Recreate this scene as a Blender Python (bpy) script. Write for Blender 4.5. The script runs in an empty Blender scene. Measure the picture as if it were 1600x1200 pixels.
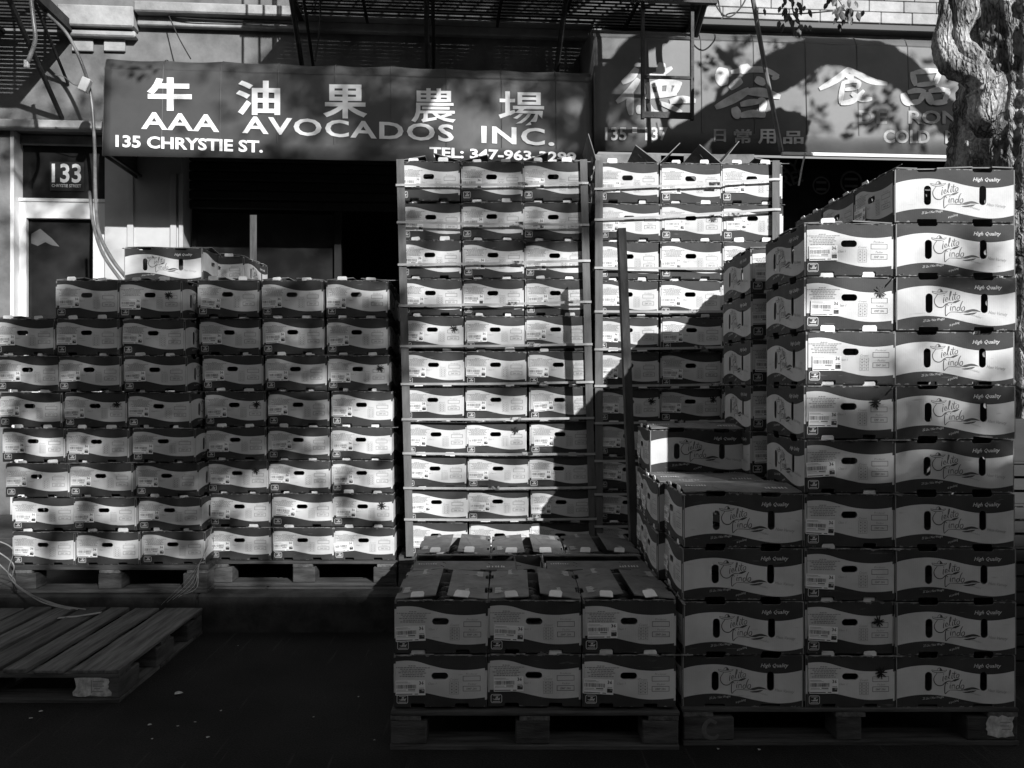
import bpy, bmesh, math, random
from mathutils import Vector, Matrix, noise
from mathutils.geometry import tessellate_polygon
R = math.radians
random.seed(7)
SC = bpy.context.scene
COL = SC.collection

# ------------------------------------------------------------------ camera, sky, sun, exposure
F, CX, CY, EYE = 1300.0, 785.0, 600.0, 1.32          # focal length / vanishing point in photo pixels, eye height in metres
cam = bpy.data.cameras.new('camera')
cam.sensor_width = 36.0
cam.lens = F * 36.0 / 1600.0
cam.shift_x = (800.0 - CX) / 1600.0
cam.clip_start, cam.clip_end = 0.05, 500.0
camo = bpy.data.objects.new('camera', cam)
camo.location = (0, 0, EYE)
camo.rotation_euler = (R(90), 0, 0)
COL.objects.link(camo)
SC.camera = camo

SUN = Vector((-0.536, 1.0, -0.58)).normalized()        # the way the light travels
world = bpy.data.worlds.new('World')
SC.world = world
world.use_nodes = True
wn, wl = world.node_tree.nodes, world.node_tree.links
wn.clear()
sky = wn.new('ShaderNodeTexSky')
sky.sky_type = 'NISHITA'
sky.sun_disc = False
sky.sun_elevation = math.asin(-SUN.z)
sky.sun_rotation = math.atan2(-SUN.x, -SUN.y)
bw = wn.new('ShaderNodeRGBToBW')                        # the photograph is black and white
bg = wn.new('ShaderNodeBackground')
bg.inputs['Strength'].default_value = 0.09
wo = wn.new('ShaderNodeOutputWorld')
wl.new(sky.outputs[0], bw.inputs[0])
wl.new(bw.outputs[0], bg.inputs['Color'])
wl.new(bg.outputs[0], wo.inputs['Surface'])

sl = bpy.data.lights.new('sun', 'SUN')
sl.energy = 4.5
sl.angle = R(0.55)
so = bpy.data.objects.new('sun', sl)
so.rotation_euler = SUN.to_track_quat('-Z', 'Y').to_euler()
so.location = (8, -12, 12)
COL.objects.link(so)

SC.view_settings.view_transform = 'Standard'
SC.view_settings.look = 'None'
SC.view_settings.gamma = 1.0
SC.view_settings.exposure = 0.6
SC.view_settings.use_curve_mapping = False
SC.render.engine = 'CYCLES'
SC.cycles.use_denoising = True
SC.cycles.max_bounces = 4
SC.cycles.diffuse_bounces = 3
SC.cycles.glossy_bounces = 2

# ------------------------------------------------------------------ helpers
def P(px, py, Y):
    """the place seen at a photo pixel, Y metres in front of the camera plane"""
    return Vector(((px - CX) * Y / F, Y, EYE - (py - CY) * Y / F))

def tag(o, label=None, cat=None, group=None, kind=None):
    if label: o['label'] = label
    if cat: o['category'] = cat
    if group: o['group'] = group
    if kind: o['kind'] = kind
    return o

def empty(name, loc=(0, 0, 0), rz=0.0):
    o = bpy.data.objects.new(name, None)
    o.location = loc
    o.rotation_euler = (0, 0, rz)
    COL.objects.link(o)
    return o

def link(name, me, parent=None):
    o = bpy.data.objects.new(name, me)
    COL.objects.link(o)
    if parent is not None:
        o.parent = parent
    return o

class MB:
    """collects faces (with material index and uv) for one mesh"""
    def __init__(s):
        s.v, s.f, s.m, s.uv = [], [], [], []
    def poly(s, pts, mi=0, uv=None):
        b = len(s.v)
        s.v += [tuple(p) for p in pts]
        s.f.append(tuple(range(b, b + len(pts))))
        s.m.append(mi)
        s.uv.append(uv)
    def box(s, a, b, mi=0):
        x0, y0, z0 = a
        x1, y1, z1 = b
        p = [(x0, y0, z0), (x1, y0, z0), (x1, y1, z0), (x0, y1, z0), (x0, y0, z1), (x1, y0, z1), (x1, y1, z1), (x0, y1, z1)]
        k = len(s.v)
        s.v += p
        for f in ((0, 3, 2, 1), (4, 5, 6, 7), (0, 1, 5, 4), (1, 2, 6, 5), (2, 3, 7, 6), (3, 0, 4, 7)):
            s.f.append(tuple(k + i for i in f))
            s.m.append(mi)
            s.uv.append(None)
    def tris(s, verts, faces, fn, mi=0):
        k = len(s.v)
        s.v += [tuple(fn(p[0], p[1])) for p in verts]
        for f in faces:
            s.f.append(tuple(k + i for i in f))
            s.m.append(mi)
            s.uv.append(None)
    def panel(s, loops, fn, th, mi=(0, 0, 0), uvf=None):
        """flat board with holes: loops[0] outline, the rest holes, all 2D; fn(p, q, d) -> 3D; d runs 0 (front) to th (back)"""
        flat = [p for lp in loops for p in lp]
        tri = tessellate_polygon([[Vector((p[0], p[1], 0)) for p in lp] for lp in loops])
        for t in tri:
            a, b, c = (flat[i] for i in t)
            cr = (b[0] - a[0]) * (c[1] - a[1]) - (b[1] - a[1]) * (c[0] - a[0])
            t = t if cr > 0 else (t[0], t[2], t[1])
            pts = [flat[i] for i in t]
            s.poly([fn(p, q, 0) for p, q in pts], mi[0], [uvf(p, q) for p, q in pts] if uvf else None)
            s.poly([fn(p, q, th) for p, q in reversed(pts)], mi[1], [uvf(p, q) for p, q in reversed(pts)] if uvf else None)
        for lp in loops:
            for i in range(len(lp)):
                a, b = lp[i], lp[(i + 1) % len(lp)]
                s.poly([fn(*a, 0), fn(*b, 0), fn(*b, th), fn(*a, th)], mi[2])
    def tube(s, path, rad, n=8, mi=0, caps=True):
        path = [Vector(p) for p in path]
        rings = []
        up = Vector((0.13, 0.31, 0.94))
        for i, p in enumerate(path):
            t = (path[min(i + 1, len(path) - 1)] - path[max(i - 1, 0)]).normalized()
            a = t.cross(up)
            if a.length < 1e-3: a = t.cross(Vector((1, 0, 0)))
            a.normalize()
            b = a.cross(t)
            up = b
            r = rad(i / max(1, len(path) - 1)) if callable(rad) else rad
            k = len(s.v)
            for j in range(n):
                an = 2 * math.pi * j / n
                s.v.append(tuple(p + (a * math.cos(an) + b * math.sin(an)) * r))
            rings.append(k)
        for i in range(len(rings) - 1):
            for j in range(n):
                s.f.append((rings[i] + j, rings[i] + (j + 1) % n, rings[i + 1] + (j + 1) % n, rings[i + 1] + j))
                s.m.append(mi); s.uv.append(None)
        if caps:
            s.f.append(tuple(rings[0] + j for j in range(n))[::-1]); s.m.append(mi); s.uv.append(None)
            s.f.append(tuple(rings[-1] + j for j in range(n))); s.m.append(mi); s.uv.append(None)
    def ribbon(s, path, w, side, th=0.001, mi=0):
        """flat strap following path; side = the direction of its width"""
        path = [Vector(p) for p in path]
        k0 = None
        for i, p in enumerate(path):
            sd = Vector(side(i / (len(path) - 1)) if callable(side) else side).normalized()
            t = (path[min(i + 1, len(path) - 1)] - path[max(i - 1, 0)]).normalized()
            nn = t.cross(sd).normalized() * th * 0.5
            h = sd * w * 0.5
            k = len(s.v)
            s.v += [tuple(p - h - nn), tuple(p + h - nn), tuple(p + h + nn), tuple(p - h + nn)]
            if k0 is not None:
                for j in range(4):
                    s.f.append((k0 + j, k0 + (j + 1) % 4, k + (j + 1) % 4, k + j)); s.m.append(mi); s.uv.append(None)
            k0 = k
    def mesh(s, name, mats, smooth=False, merge=False):
        me = bpy.data.meshes.new(name)
        me.from_pydata(s.v, [], s.f)
        for m in (mats if isinstance(mats, (list, tuple)) else [mats]):
            me.materials.append(m)
        me.polygons.foreach_set('material_index', s.m)
        if any(u is not None for u in s.uv):
            ul = me.uv_layers.new(name='UVMap')
            li = 0
            for fc, u in zip(s.f, s.uv):
                for j in range(len(fc)):
                    ul.data[li].uv = u[j] if u is not None else (0.5, 0.5)
                    li += 1
        if merge:
            bm = bmesh.new(); bm.from_mesh(me)
            bmesh.ops.remove_doubles(bm, verts=bm.verts, dist=1e-5)
            bmesh.ops.recalc_face_normals(bm, faces=bm.faces)
            bm.to_mesh(me); bm.free()
        if smooth:
            me.polygons.foreach_set('use_smooth', [True] * len(me.polygons))
        me.update()
        return me
    def build(s, name, mats, parent=None, smooth=False, merge=False):
        return link(name, s.mesh(name, mats, smooth, merge), parent)

def boxpart(name, a, b, m, parent=None, bev=0.0):
    q = MB(); q.box(a, b)
    me = q.mesh(name, m)
    if bev > 0:
        bm = bmesh.new(); bm.from_mesh(me)
        bmesh.ops.bevel(bm, geom=bm.edges[:], offset=bev, segments=1, affect='EDGES', profile=0.5)
        bm.to_mesh(me); bm.free()
    return link(name, me, parent)

def smooth_path(pts, n=6):
    pts = [Vector(p) for p in pts]
    out = []
    for i in range(len(pts) - 1):
        p0, p1, p2, p3 = pts[max(i - 1, 0)], pts[i], pts[i + 1], pts[min(i + 2, len(pts) - 1)]
        for k in range(n):
            t = k / n
            out.append(0.5 * ((2 * p1) + (p2 - p0) * t + (2 * p0 - 5 * p1 + 4 * p2 - p3) * t * t + (3 * p1 - p0 - 3 * p2 + p3) * t ** 3))
    out.append(pts[-1])
    return out

def rrect(x0, y0, x1, y1, r, n=4):
    out = []
    for cx, cy, a0 in ((x1 - r, y0 + r, -90), (x1 - r, y1 - r, 0), (x0 + r, y1 - r, 90), (x0 + r, y0 + r, 180)):
        for k in range(n + 1):
            a = R(a0 + 90 * k / n)
            out.append((cx + r * math.cos(a), cy + r * math.sin(a)))
    return out

_tc = {}
def text2d(s, size=1.0, bold=0.0, shear=0.0, sx=1.0, res=2, align='LEFT', space=1.0):
    """flat triangles of a line of lettering (built-in font): verts 2D, faces, width"""
    key = (s, size, bold, shear, sx, res, align, space)
    if key in _tc: return _tc[key]
    cu = bpy.data.curves.new('lettering', 'FONT')
    cu.body = s
    cu.size = size
    cu.offset = bold * size
    cu.shear = shear
    cu.resolution_u = res
    cu.space_character = space
    ob = bpy.data.objects.new('lettering', cu)
    COL.objects.link(ob)
    dg = bpy.context.evaluated_depsgraph_get()
    me = bpy.data.meshes.new_from_object(ob.evaluated_get(dg))
    vs = [(v.co.x * sx, v.co.y) for v in me.vertices]
    fs = [tuple(p.vertices) for p in me.polygons if all(-.6 * size < vs[k][1] < 1.3 * size for k in p.vertices)]   # stray spikes of the outline offset go
    vs = [v if -.6 * size < v[1] < 1.3 * size else (vs[0][0], vs[0][1]) for v in vs]
    bpy.data.objects.remove(ob); bpy.data.curves.remove(cu); bpy.data.meshes.remove(me)
    x0, x1 = min(v[0] for v in vs), max(v[0] for v in vs)
    off = {'LEFT': x0, 'CENTER': (x0 + x1) / 2}[align]
    vs = [(x - off, y) for x, y in vs]
    _tc[key] = (vs, fs, x1 - x0)
    return _tc[key]

# ------------------------------------------------------------------ materials (all grey: the photograph is black and white)
def g(v): return (v, v, v, 1.0)

def nt(name):
    m = bpy.data.materials.new(name)
    m.use_nodes = True
    n, l = m.node_tree.nodes, m.node_tree.links
    return m, n, l, n['Principled BSDF']

def N(n, t, **kw):
    o = n.new(t)
    for k, v in kw.items():
        setattr(o, k, v)
    return o

def math_n(n, l, op, a, b=None, c=None):
    o = N(n, 'ShaderNodeMath', operation=op)
    for i, x in enumerate((a, b, c)):
        if x is None: continue
        if isinstance(x, (int, float)): o.inputs[i].default_value = x
        else: l.new(x, o.inputs[i])
    return o.outputs[0]

def mixc(n, l, fac, a, b, mode='MIX'):
    o = N(n, 'ShaderNodeMix', data_type='RGBA', blend_type=mode)
    for i, x in ((0, fac), (6, a), (7, b)):
        if isinstance(x, (int, float)): o.inputs[i].default_value = x if i == 0 else g(x)
        else: l.new(x, o.inputs[i])
    return o.outputs[2]

def ramp(n, l, fac, stops):
    o = N(n, 'ShaderNodeValToRGB')
    e = o.color_ramp.elements
    e[0].position, e[0].color = stops[0][0], g(stops[0][1])
    e[1].position, e[1].color = stops[-1][0], g(stops[-1][1])
    for p, c in stops[1:-1]:
        k = e.new(p); k.color = g(c)
    l.new(fac, o.inputs[0])
    return o.outputs[0]

def mat(name, lo, hi=None, scale=6.0, rough=0.7, spec=0.3, bump=0.0, bscale=60.0, stretch=(1, 1, 1), detail=6.0, metal=0.0, mid=(0.35, 0.65), per_object=0.0):
    """grey surface with noise mottling between lo and hi and a fine bump"""
    m, n, l, b = nt(name)
    hi = lo if hi is None else hi
    tc = N(n, 'ShaderNodeTexCoord')
    mp = N(n, 'ShaderNodeMapping')
    mp.inputs['Scale'].default_value = stretch
    l.new(tc.outputs['Object'], mp.inputs[0])
    no = N(n, 'ShaderNodeTexNoise')
    no.inputs['Scale'].default_value = scale
    no.inputs['Detail'].default_value = detail
    no.inputs['Roughness'].default_value = 0.62
    vec = mp.outputs[0]
    if per_object:
        oi = N(n, 'ShaderNodeObjectInfo')
        va = N(n, 'ShaderNodeVectorMath', operation='ADD')
        l.new(vec, va.inputs[0]); l.new(oi.outputs['Location'], va.inputs[1])
        vec = va.outputs[0]
    l.new(vec, no.inputs['Vector'])
    c = ramp(n, l, no.outputs[0], [(mid[0], lo), (mid[1], hi)])
    if per_object:
        f = math_n(n, l, 'MULTIPLY_ADD', oi.outputs['Random'], per_object, 1.0 - per_object * 0.5)
        c = mixc(n, l, 1.0, c, f, 'MULTIPLY')
    l.new(c, b.inputs['Base Color'])
    b.inputs['Roughness'].default_value = rough
    b.inputs['Specular IOR Level'].default_value = spec
    b.inputs['Metallic'].default_value = metal
    if bump:
        n2 = N(n, 'ShaderNodeTexNoise')
        n2.inputs['Scale'].default_value = bscale
        n2.inputs['Detail'].default_value = 5
        l.new(vec, n2.inputs['Vector'])
        bp = N(n, 'ShaderNodeBump')
        bp.inputs['Strength'].default_value = bump
        bp.inputs['Distance'].default_value = 0.01
        l.new(n2.outputs[0], bp.inputs['Height'])
        l.new(bp.outputs[0], b.inputs['Normal'])
    return m

INK, PAPER = 0.042, 0.57
def carton(name, top, bot, corr):
    """printed carton side: dark waves above `top` and below `bot` (points u, v of the face), pale between, kraft scuffs along the edges"""
    m, n, l, b = nt(name)
    uv = N(n, 'ShaderNodeUVMap'); uv.uv_map = 'UVMap'
    sp = N(n, 'ShaderNodeSeparateXYZ'); l.new(uv.outputs[0], sp.inputs[0])
    u, v = sp.outputs[0], sp.outputs[1]
    oi = N(n, 'ShaderNodeObjectInfo')
    tc = N(n, 'ShaderNodeTexCoord')
    va = N(n, 'ShaderNodeVectorMath', operation='MULTIPLY_ADD')
    l.new(oi.outputs['Location'], va.inputs[0]); va.inputs[1].default_value = (7.3, 5.1, 9.7); l.new(tc.outputs['Object'], va.inputs[2])
    vec = va.outputs[0]
    def wave(pts):
        fc = N(n, 'ShaderNodeFloatCurve')
        cv = fc.mapping.curves[0]
        cv.points[0].location = pts[0]; cv.points[1].location = pts[-1]
        for p in pts[1:-1]: cv.points.new(*p)
        fc.mapping.update()
        l.new(u, fc.inputs['Value'])
        return fc.outputs[0]
    jit = math_n(n, l, 'MULTIPLY_ADD', oi.outputs['Random'], 0.03, -0.015)
    vj = math_n(n, l, 'ADD', v, jit)
    dark = math_n(n, l, 'MAXIMUM', math_n(n, l, 'GREATER_THAN', vj, wave(top)), math_n(n, l, 'LESS_THAN', vj, wave(bot)))
    n1 = N(n, 'ShaderNodeTexNoise'); n1.inputs['Scale'].default_value = 9; n1.inputs['Detail'].default_value = 6; l.new(vec, n1.inputs['Vector'])
    n2 = N(n, 'ShaderNodeTexNoise'); n2.inputs['Scale'].default_value = 55; n2.inputs['Detail'].default_value = 4; l.new(vec, n2.inputs['Vector'])
    pale = ramp(n, l, n1.outputs[0], [(0.3, PAPER * 0.86), (0.62, PAPER * 1.04)])
    ink = ramp(n, l, n1.outputs[0], [(0.3, INK * 0.82), (0.66, INK * 1.2)])
    c = mixc(n, l, dark, pale, ink)
    # scuffed bare board along the top and bottom folds, in broken patches
    e = math_n(n, l, 'MINIMUM', v, math_n(n, l, 'SUBTRACT', 1.0, v))
    edge = math_n(n, l, 'LESS_THAN', e, math_n(n, l, 'MULTIPLY_ADD', n2.outputs[0], 0.16, -0.078))
    c = mixc(n, l, math_n(n, l, 'MULTIPLY', edge, 0.6), c, 0.3)
    # rubbed streaks in the ink
    n3 = N(n, 'ShaderNodeTexNoise'); n3.inputs['Scale'].default_value = 26; n3.inputs['Detail'].default_value = 8
    mp = N(n, 'ShaderNodeMapping'); mp.inputs['Scale'].default_value = (0.5, 0.5, 3.0); l.new(vec, mp.inputs[0]); l.new(mp.outputs[0], n3.inputs['Vector'])
    rub = ramp(n, l, n3.outputs[0], [(0.66, 0.0), (0.74, 0.35)])
    c = mixc(n, l, rub, c, 0.2)
    f = math_n(n, l, 'MULTIPLY_ADD', oi.outputs['Random'], 0.16, 0.9)
    c = mixc(n, l, 1.0, c, f, 'MULTIPLY')
    l.new(c, b.inputs['Base Color'])
    b.inputs['Roughness'].default_value = 0.6
    b.inputs['Specular IOR Level'].default_value = 0.16
    wv = N(n, 'ShaderNodeTexWave'); wv.inputs['Scale'].default_value = corr; wv.inputs['Distortion'].default_value = 0.3
    l.new(uv.outputs[0], wv.inputs['Vector'])
    h = math_n(n, l, 'MULTIPLY_ADD', wv.outputs['Fac'], 0.025, n1.outputs[0])
    bp = N(n, 'ShaderNodeBump'); bp.inputs['Strength'].default_value = 0.4; bp.inputs['Distance'].default_value = 0.01
    l.new(h, bp.inputs['Height']); l.new(bp.outputs[0], b.inputs['Normal'])
    return m

TOP_S = [(0, .877), (.2, .885), (.4, .80), (.55, .742), (.7, .718), (.85, .722), (1, .75)]
BOT_S = [(0, .325), (.18, .32), (.35, .278), (.5, .222), (.65, .176), (.8, .166), (1, .19)]
TOP_L = [(0, .723), (.1, .78), (.2, .808), (.3, .81), (.45, .76), (.6, .678), (.72, .642), (.85, .647), (1, .71)]
BOT_L = [(0, .168), (.1, .219), (.2, .247), (.3, .25), (.45, .206), (.6, .132), (.75, .076), (.85, .073), (1, .132)]
M = {}
M['short'] = carton('carton_end_print', TOP_S, BOT_S, 14)
M['long'] = carton('carton_side_print', TOP_L, BOT_L, 18)
M['kraft'] = mat('bare_cardboard', .16, .24, 14, .85, .2)
M['torn'] = mat('torn_cardboard_edge', .06, .3, 30, .85, .2, per_object=.3)
M['lid'] = mat('printed_flap_top', .1, .17, 12, .6, .3, .2, 40, per_object=.2)
M['tab'] = mat('white_cardboard_tab', .6, .78, 20, .75, .2, per_object=.35)
M['inkdark'] = mat('dark_print', .05, .07, 40, .5, .3)
M['inkmid'] = mat('grey_print', .2, .28, 40, .6, .3)
M['inkpale'] = mat('pale_print', .5, .6, 40, .5, .3)
M['sticker'] = mat('white_label_paper', .72, .8, 20, .5, .4)
M['marker'] = mat('black_marker', .012, .02, 40, .4, .4)
M['wood'] = mat('grey_pallet_wood', .03, .085, 5, .85, .2, .35, 30, (1.2, 1.2, 6), per_object=.5)
M['woodx'] = mat('grey_pallet_wood_lengthwise_x', .03, .085, 7, .85, .2, .35, 30, (.5, 6, 6), per_object=.5)
M['woody'] = mat('grey_pallet_wood_lengthwise_y', .05, .14, 7, .85, .2, .35, 30, (6, .5, 6), per_object=.5)
M['paint'] = mat('pale_spray_paint', .08, .15, 25, .8, .2)
def asphalt():
    m, n, l, b = nt('worn_asphalt')
    tc = N(n, 'ShaderNodeTexCoord')
    n1 = N(n, 'ShaderNodeTexNoise'); n1.inputs['Scale'].default_value = 1.6; n1.inputs['Detail'].default_value = 10; l.new(tc.outputs['Object'], n1.inputs['Vector'])
    n2 = N(n, 'ShaderNodeTexNoise'); n2.inputs['Scale'].default_value = 150; n2.inputs['Detail'].default_value = 4; l.new(tc.outputs['Object'], n2.inputs['Vector'])
    c = ramp(n, l, n1.outputs[0], [(.3, .006), (.7, .021)])
    c = mixc(n, l, 1.0, c, ramp(n, l, n2.outputs[0], [(.35, .55), (.7, 1.7)]), 'MULTIPLY')
    for rot, th in ((.6, .64), (1.0, .66)):                      # scuffs dragged across by pallets
        mp = N(n, 'ShaderNodeMapping'); mp.inputs['Rotation'].default_value = (0, 0, rot); mp.inputs['Scale'].default_value = (34, 1.6, 1); l.new(tc.outputs['Object'], mp.inputs[0])
        n3 = N(n, 'ShaderNodeTexNoise'); n3.inputs['Scale'].default_value = 1.0; n3.inputs['Detail'].default_value = 7; l.new(mp.outputs[0], n3.inputs['Vector'])
        c = mixc(n, l, ramp(n, l, n3.outputs[0], [(th, 0), (th + .05, .45)]), c, .05)
    l.new(c, b.inputs['Base Color'])
    b.inputs['Roughness'].default_value = .85; b.inputs['Specular IOR Level'].default_value = .15
    bp = N(n, 'ShaderNodeBump'); bp.inputs['Strength'].default_value = .6; bp.inputs['Distance'].default_value = .008
    l.new(n2.outputs[0], bp.inputs['Height']); l.new(bp.outputs[0], b.inputs['Normal'])
    return m
M['asphalt'] = asphalt()
M['kerb'] = mat('granite_kerb', .02, .045, 9, .85, .2, .3, 80)
M['slab'] = mat('concrete_flag', .05, .09, 4, .9, .2, .3, 90)
M['strap'] = mat('white_plastic_strap', .3, .42, 10, .35, .5)
M['board'] = mat('kraft_corner_board', .09, .15, 9, .8, .2, .15, 60, (2, 2, .4))
M['darkboard'] = mat('brown_corner_board', .035, .09, 9, .8, .2, .2, 60, (2, 2, .4))
M['awn1'] = mat('dark_vinyl_awning', .05, .064, 3, .45, .35, .12, 9)
M['awn2'] = mat('faded_vinyl_awning', .075, .115, 2.2, .5, .3, .12, 9)
M['white'] = mat('white_vinyl_lettering', .72, .8, 10, .5, .3)
M['faded'] = mat('worn_white_lettering', .34, .62, 7, .6, .3)
M['fadedsoft'] = mat('peeling_white_lettering', .2, .4, 9, .6, .3)
M['wall'] = mat('painted_stucco_wall', .09, .2, 2.5, .85, .2, .3, 25, detail=9)
M['stone'] = mat('painted_stone_trim', .2, .38, 4, .85, .2, .3, 40, detail=9)
M['block'] = mat('pale_stone_block', .28, .42, 6, .85, .2, .3, 40, per_object=.25)
M['panelw'] = mat('white_painted_panel', .4, .47, 4, .6, .3)
M['alu'] = mat('white_aluminium_frame', .62, .7, 6, .4, .5)
M['iron'] = mat('black_painted_iron', .012, .03, 14, .6, .4, .3, 60)
M['ironrust'] = mat('flaking_painted_iron', .03, .45, 38, .8, .2, .4, 80, mid=(.44, .6))
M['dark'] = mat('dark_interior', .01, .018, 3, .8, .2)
M['gate'] = mat('dark_steel_shutter', .014, .024, 5, .55, .4, stretch=(1, 1, 4))
def bark_mat():
    m, n, l, b = nt('rough_bark')
    tc = N(n, 'ShaderNodeTexCoord')
    mp = N(n, 'ShaderNodeMapping'); mp.inputs['Scale'].default_value = (1, 1, .3); l.new(tc.outputs['Object'], mp.inputs[0])
    w = N(n, 'ShaderNodeTexNoise'); w.inputs['Scale'].default_value = 5; w.inputs['Detail'].default_value = 5; l.new(mp.outputs[0], w.inputs['Vector'])
    wm = N(n, 'ShaderNodeVectorMath', operation='MULTIPLY_ADD'); l.new(w.outputs['Color'], wm.inputs[0]); wm.inputs[1].default_value = (.35, .35, .35); l.new(mp.outputs[0], wm.inputs[2])
    vo = N(n, 'ShaderNodeTexVoronoi', feature='DISTANCE_TO_EDGE'); vo.inputs['Scale'].default_value = 24; l.new(wm.outputs[0], vo.inputs['Vector'])
    v2 = N(n, 'ShaderNodeTexVoronoi', feature='DISTANCE_TO_EDGE'); v2.inputs['Scale'].default_value = 42; l.new(wm.outputs[0], v2.inputs['Vector'])
    fn_ = N(n, 'ShaderNodeTexNoise'); fn_.inputs['Scale'].default_value = 60; fn_.inputs['Detail'].default_value = 8; l.new(tc.outputs['Object'], fn_.inputs['Vector'])
    a = math_n(n, l, 'MINIMUM', math_n(n, l, 'MULTIPLY', vo.outputs['Distance'], 4.0), 1.0)
    c = math_n(n, l, 'MINIMUM', math_n(n, l, 'MULTIPLY', v2.outputs['Distance'], 5.0), 1.0)
    h = math_n(n, l, 'ADD', math_n(n, l, 'MULTIPLY_ADD', c, .35, a), math_n(n, l, 'MULTIPLY', fn_.outputs[0], .5))
    col = ramp(n, l, math_n(n, l, 'MULTIPLY', h, .5), [(.15, .07), (.35, .2), (.6, .34), (.9, .46)])
    big = N(n, 'ShaderNodeTexNoise'); big.inputs['Scale'].default_value = 3.2; big.inputs['Detail'].default_value = 6; l.new(tc.outputs['Object'], big.inputs['Vector'])
    col = mixc(n, l, 1.0, col, ramp(n, l, big.outputs[0], [(.35, .5), (.65, 1.25)]), 'MULTIPLY')
    col = mixc(n, l, ramp(n, l, big.outputs[0], [(.46, 0), (.58, .8)]), col, ramp(n, l, fn_.outputs[0], [(.35, .3), (.65, .62)]))
    l.new(col, b.inputs['Base Color'])
    b.inputs['Roughness'].default_value = .9; b.inputs['Specular IOR Level'].default_value = .1
    bp = N(n, 'ShaderNodeBump'); bp.inputs['Strength'].default_value = .8; bp.inputs['Distance'].default_value = .02
    l.new(h, bp.inputs['Height']); l.new(bp.outputs[0], b.inputs['Normal'])
    return m
M['bark'] = bark_mat()
M['leaf'] = mat('green_leaf', .05, .1, 9, .5, .4, per_object=.0)
M['cable'] = mat('grey_rubber_cable', .1, .2, 8, .35, .5)
M['paper'] = mat('white_paper_scrap', .25, .6, 30, .8, .2)
M['brick'] = mat('dark_brick', .1, .16, 3, .9, .2)
M['avocado'] = mat('avocado_skin', .018, .05, 40, .45, .4, .6, 160)
M['poster'] = mat('dim_window_poster', .1, .14, 8, .4, .4)

def glass(name, col, rough=0.03):
    m, n, l, b = nt(name)
    b.inputs['Base Color'].default_value = g(col)
    b.inputs['Roughness'].default_value = rough
    b.inputs['Specular IOR Level'].default_value = 0.22
    b.inputs['Transmission Weight'].default_value = 0.0
    no = N(n, 'ShaderNodeTexNoise'); no.inputs['Scale'].default_value = 3.5; no.inputs['Detail'].default_value = 8
    tc = N(n, 'ShaderNodeTexCoord'); l.new(tc.outputs['Object'], no.inputs['Vector'])
    l.new(ramp(n, l, no.outputs[0], [(.4, col), (.75, col * 2.4)]), b.inputs['Base Color'])
    l.new(ramp(n, l, no.outputs[0], [(.35, rough), (.75, rough + .25)]), b.inputs['Roughness'])
    return m
M['glass'] = glass('dusty_door_glass', .012)

# ------------------------------------------------------------------ ground
road = boxpart('road', (-60, -40, -.3), (60, 4.42, 0), M['asphalt'])
tag(road, 'dark worn asphalt road', None, None, 'structure')
walk = boxpart('sidewalk', (-60, 4.57, -.3), (60, 12, .19), M['slab'])
tag(walk, 'concrete sidewalk', None, None, 'structure')
for i in range(-6, 7):
    for j in range(2):
        x0 = i * 1.5 + .2
        boxpart('paving_slab', (x0 + .004, 4.58 + j * 1.45, .19), (x0 + 1.494, 4.58 + j * 1.45 + 1.44, .2 + random.uniform(-.003, .003)), M['slab'], walk, .003)
kerb = boxpart('kerb', (-60, 4.43, -.3), (60, 4.565, .17), M['kerb'])
tag(kerb, 'granite kerb', None, None, 'structure')
x = -9.0
while x < 9:
    w = random.uniform(1.2, 1.9)
    boxpart('kerb_stone', (x + .004, 4.42 + random.uniform(-.004, .004), -.05), (x + w - .004, 4.57, .2 + random.uniform(-.006, .002)), M['kerb'], kerb, .012)
    x += w

# ------------------------------------------------------------------ the avocado box
BW, BD, BH = .338, .44, .195
HW, HD = BW / 2, BD / 2

def notch_bottom(x0, x1, q0, q1, slots, depth, r=.004, top=None):
    """outline (counter-clockwise) of a wall with notches in its bottom edge and, if asked, its top edge"""
    o = [(x0, q0)]
    for a, b in slots:
        o += [(a, q0), (a, q0 + depth - r), (a + r, q0 + depth), (b - r, q0 + depth), (b, q0 + depth - r), (b, q0)]
    o += [(x1, q0), (x1, q1)]
    for a, b in reversed(top or []):
        o += [(b, q1), (b, q1 - depth + r * 2), (b - r * 2, q1 - depth), (a + r * 2, q1 - depth), (a, q1 - depth + r * 2), (a, q1)]
    o += [(x0, q1)]
    return o

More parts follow.
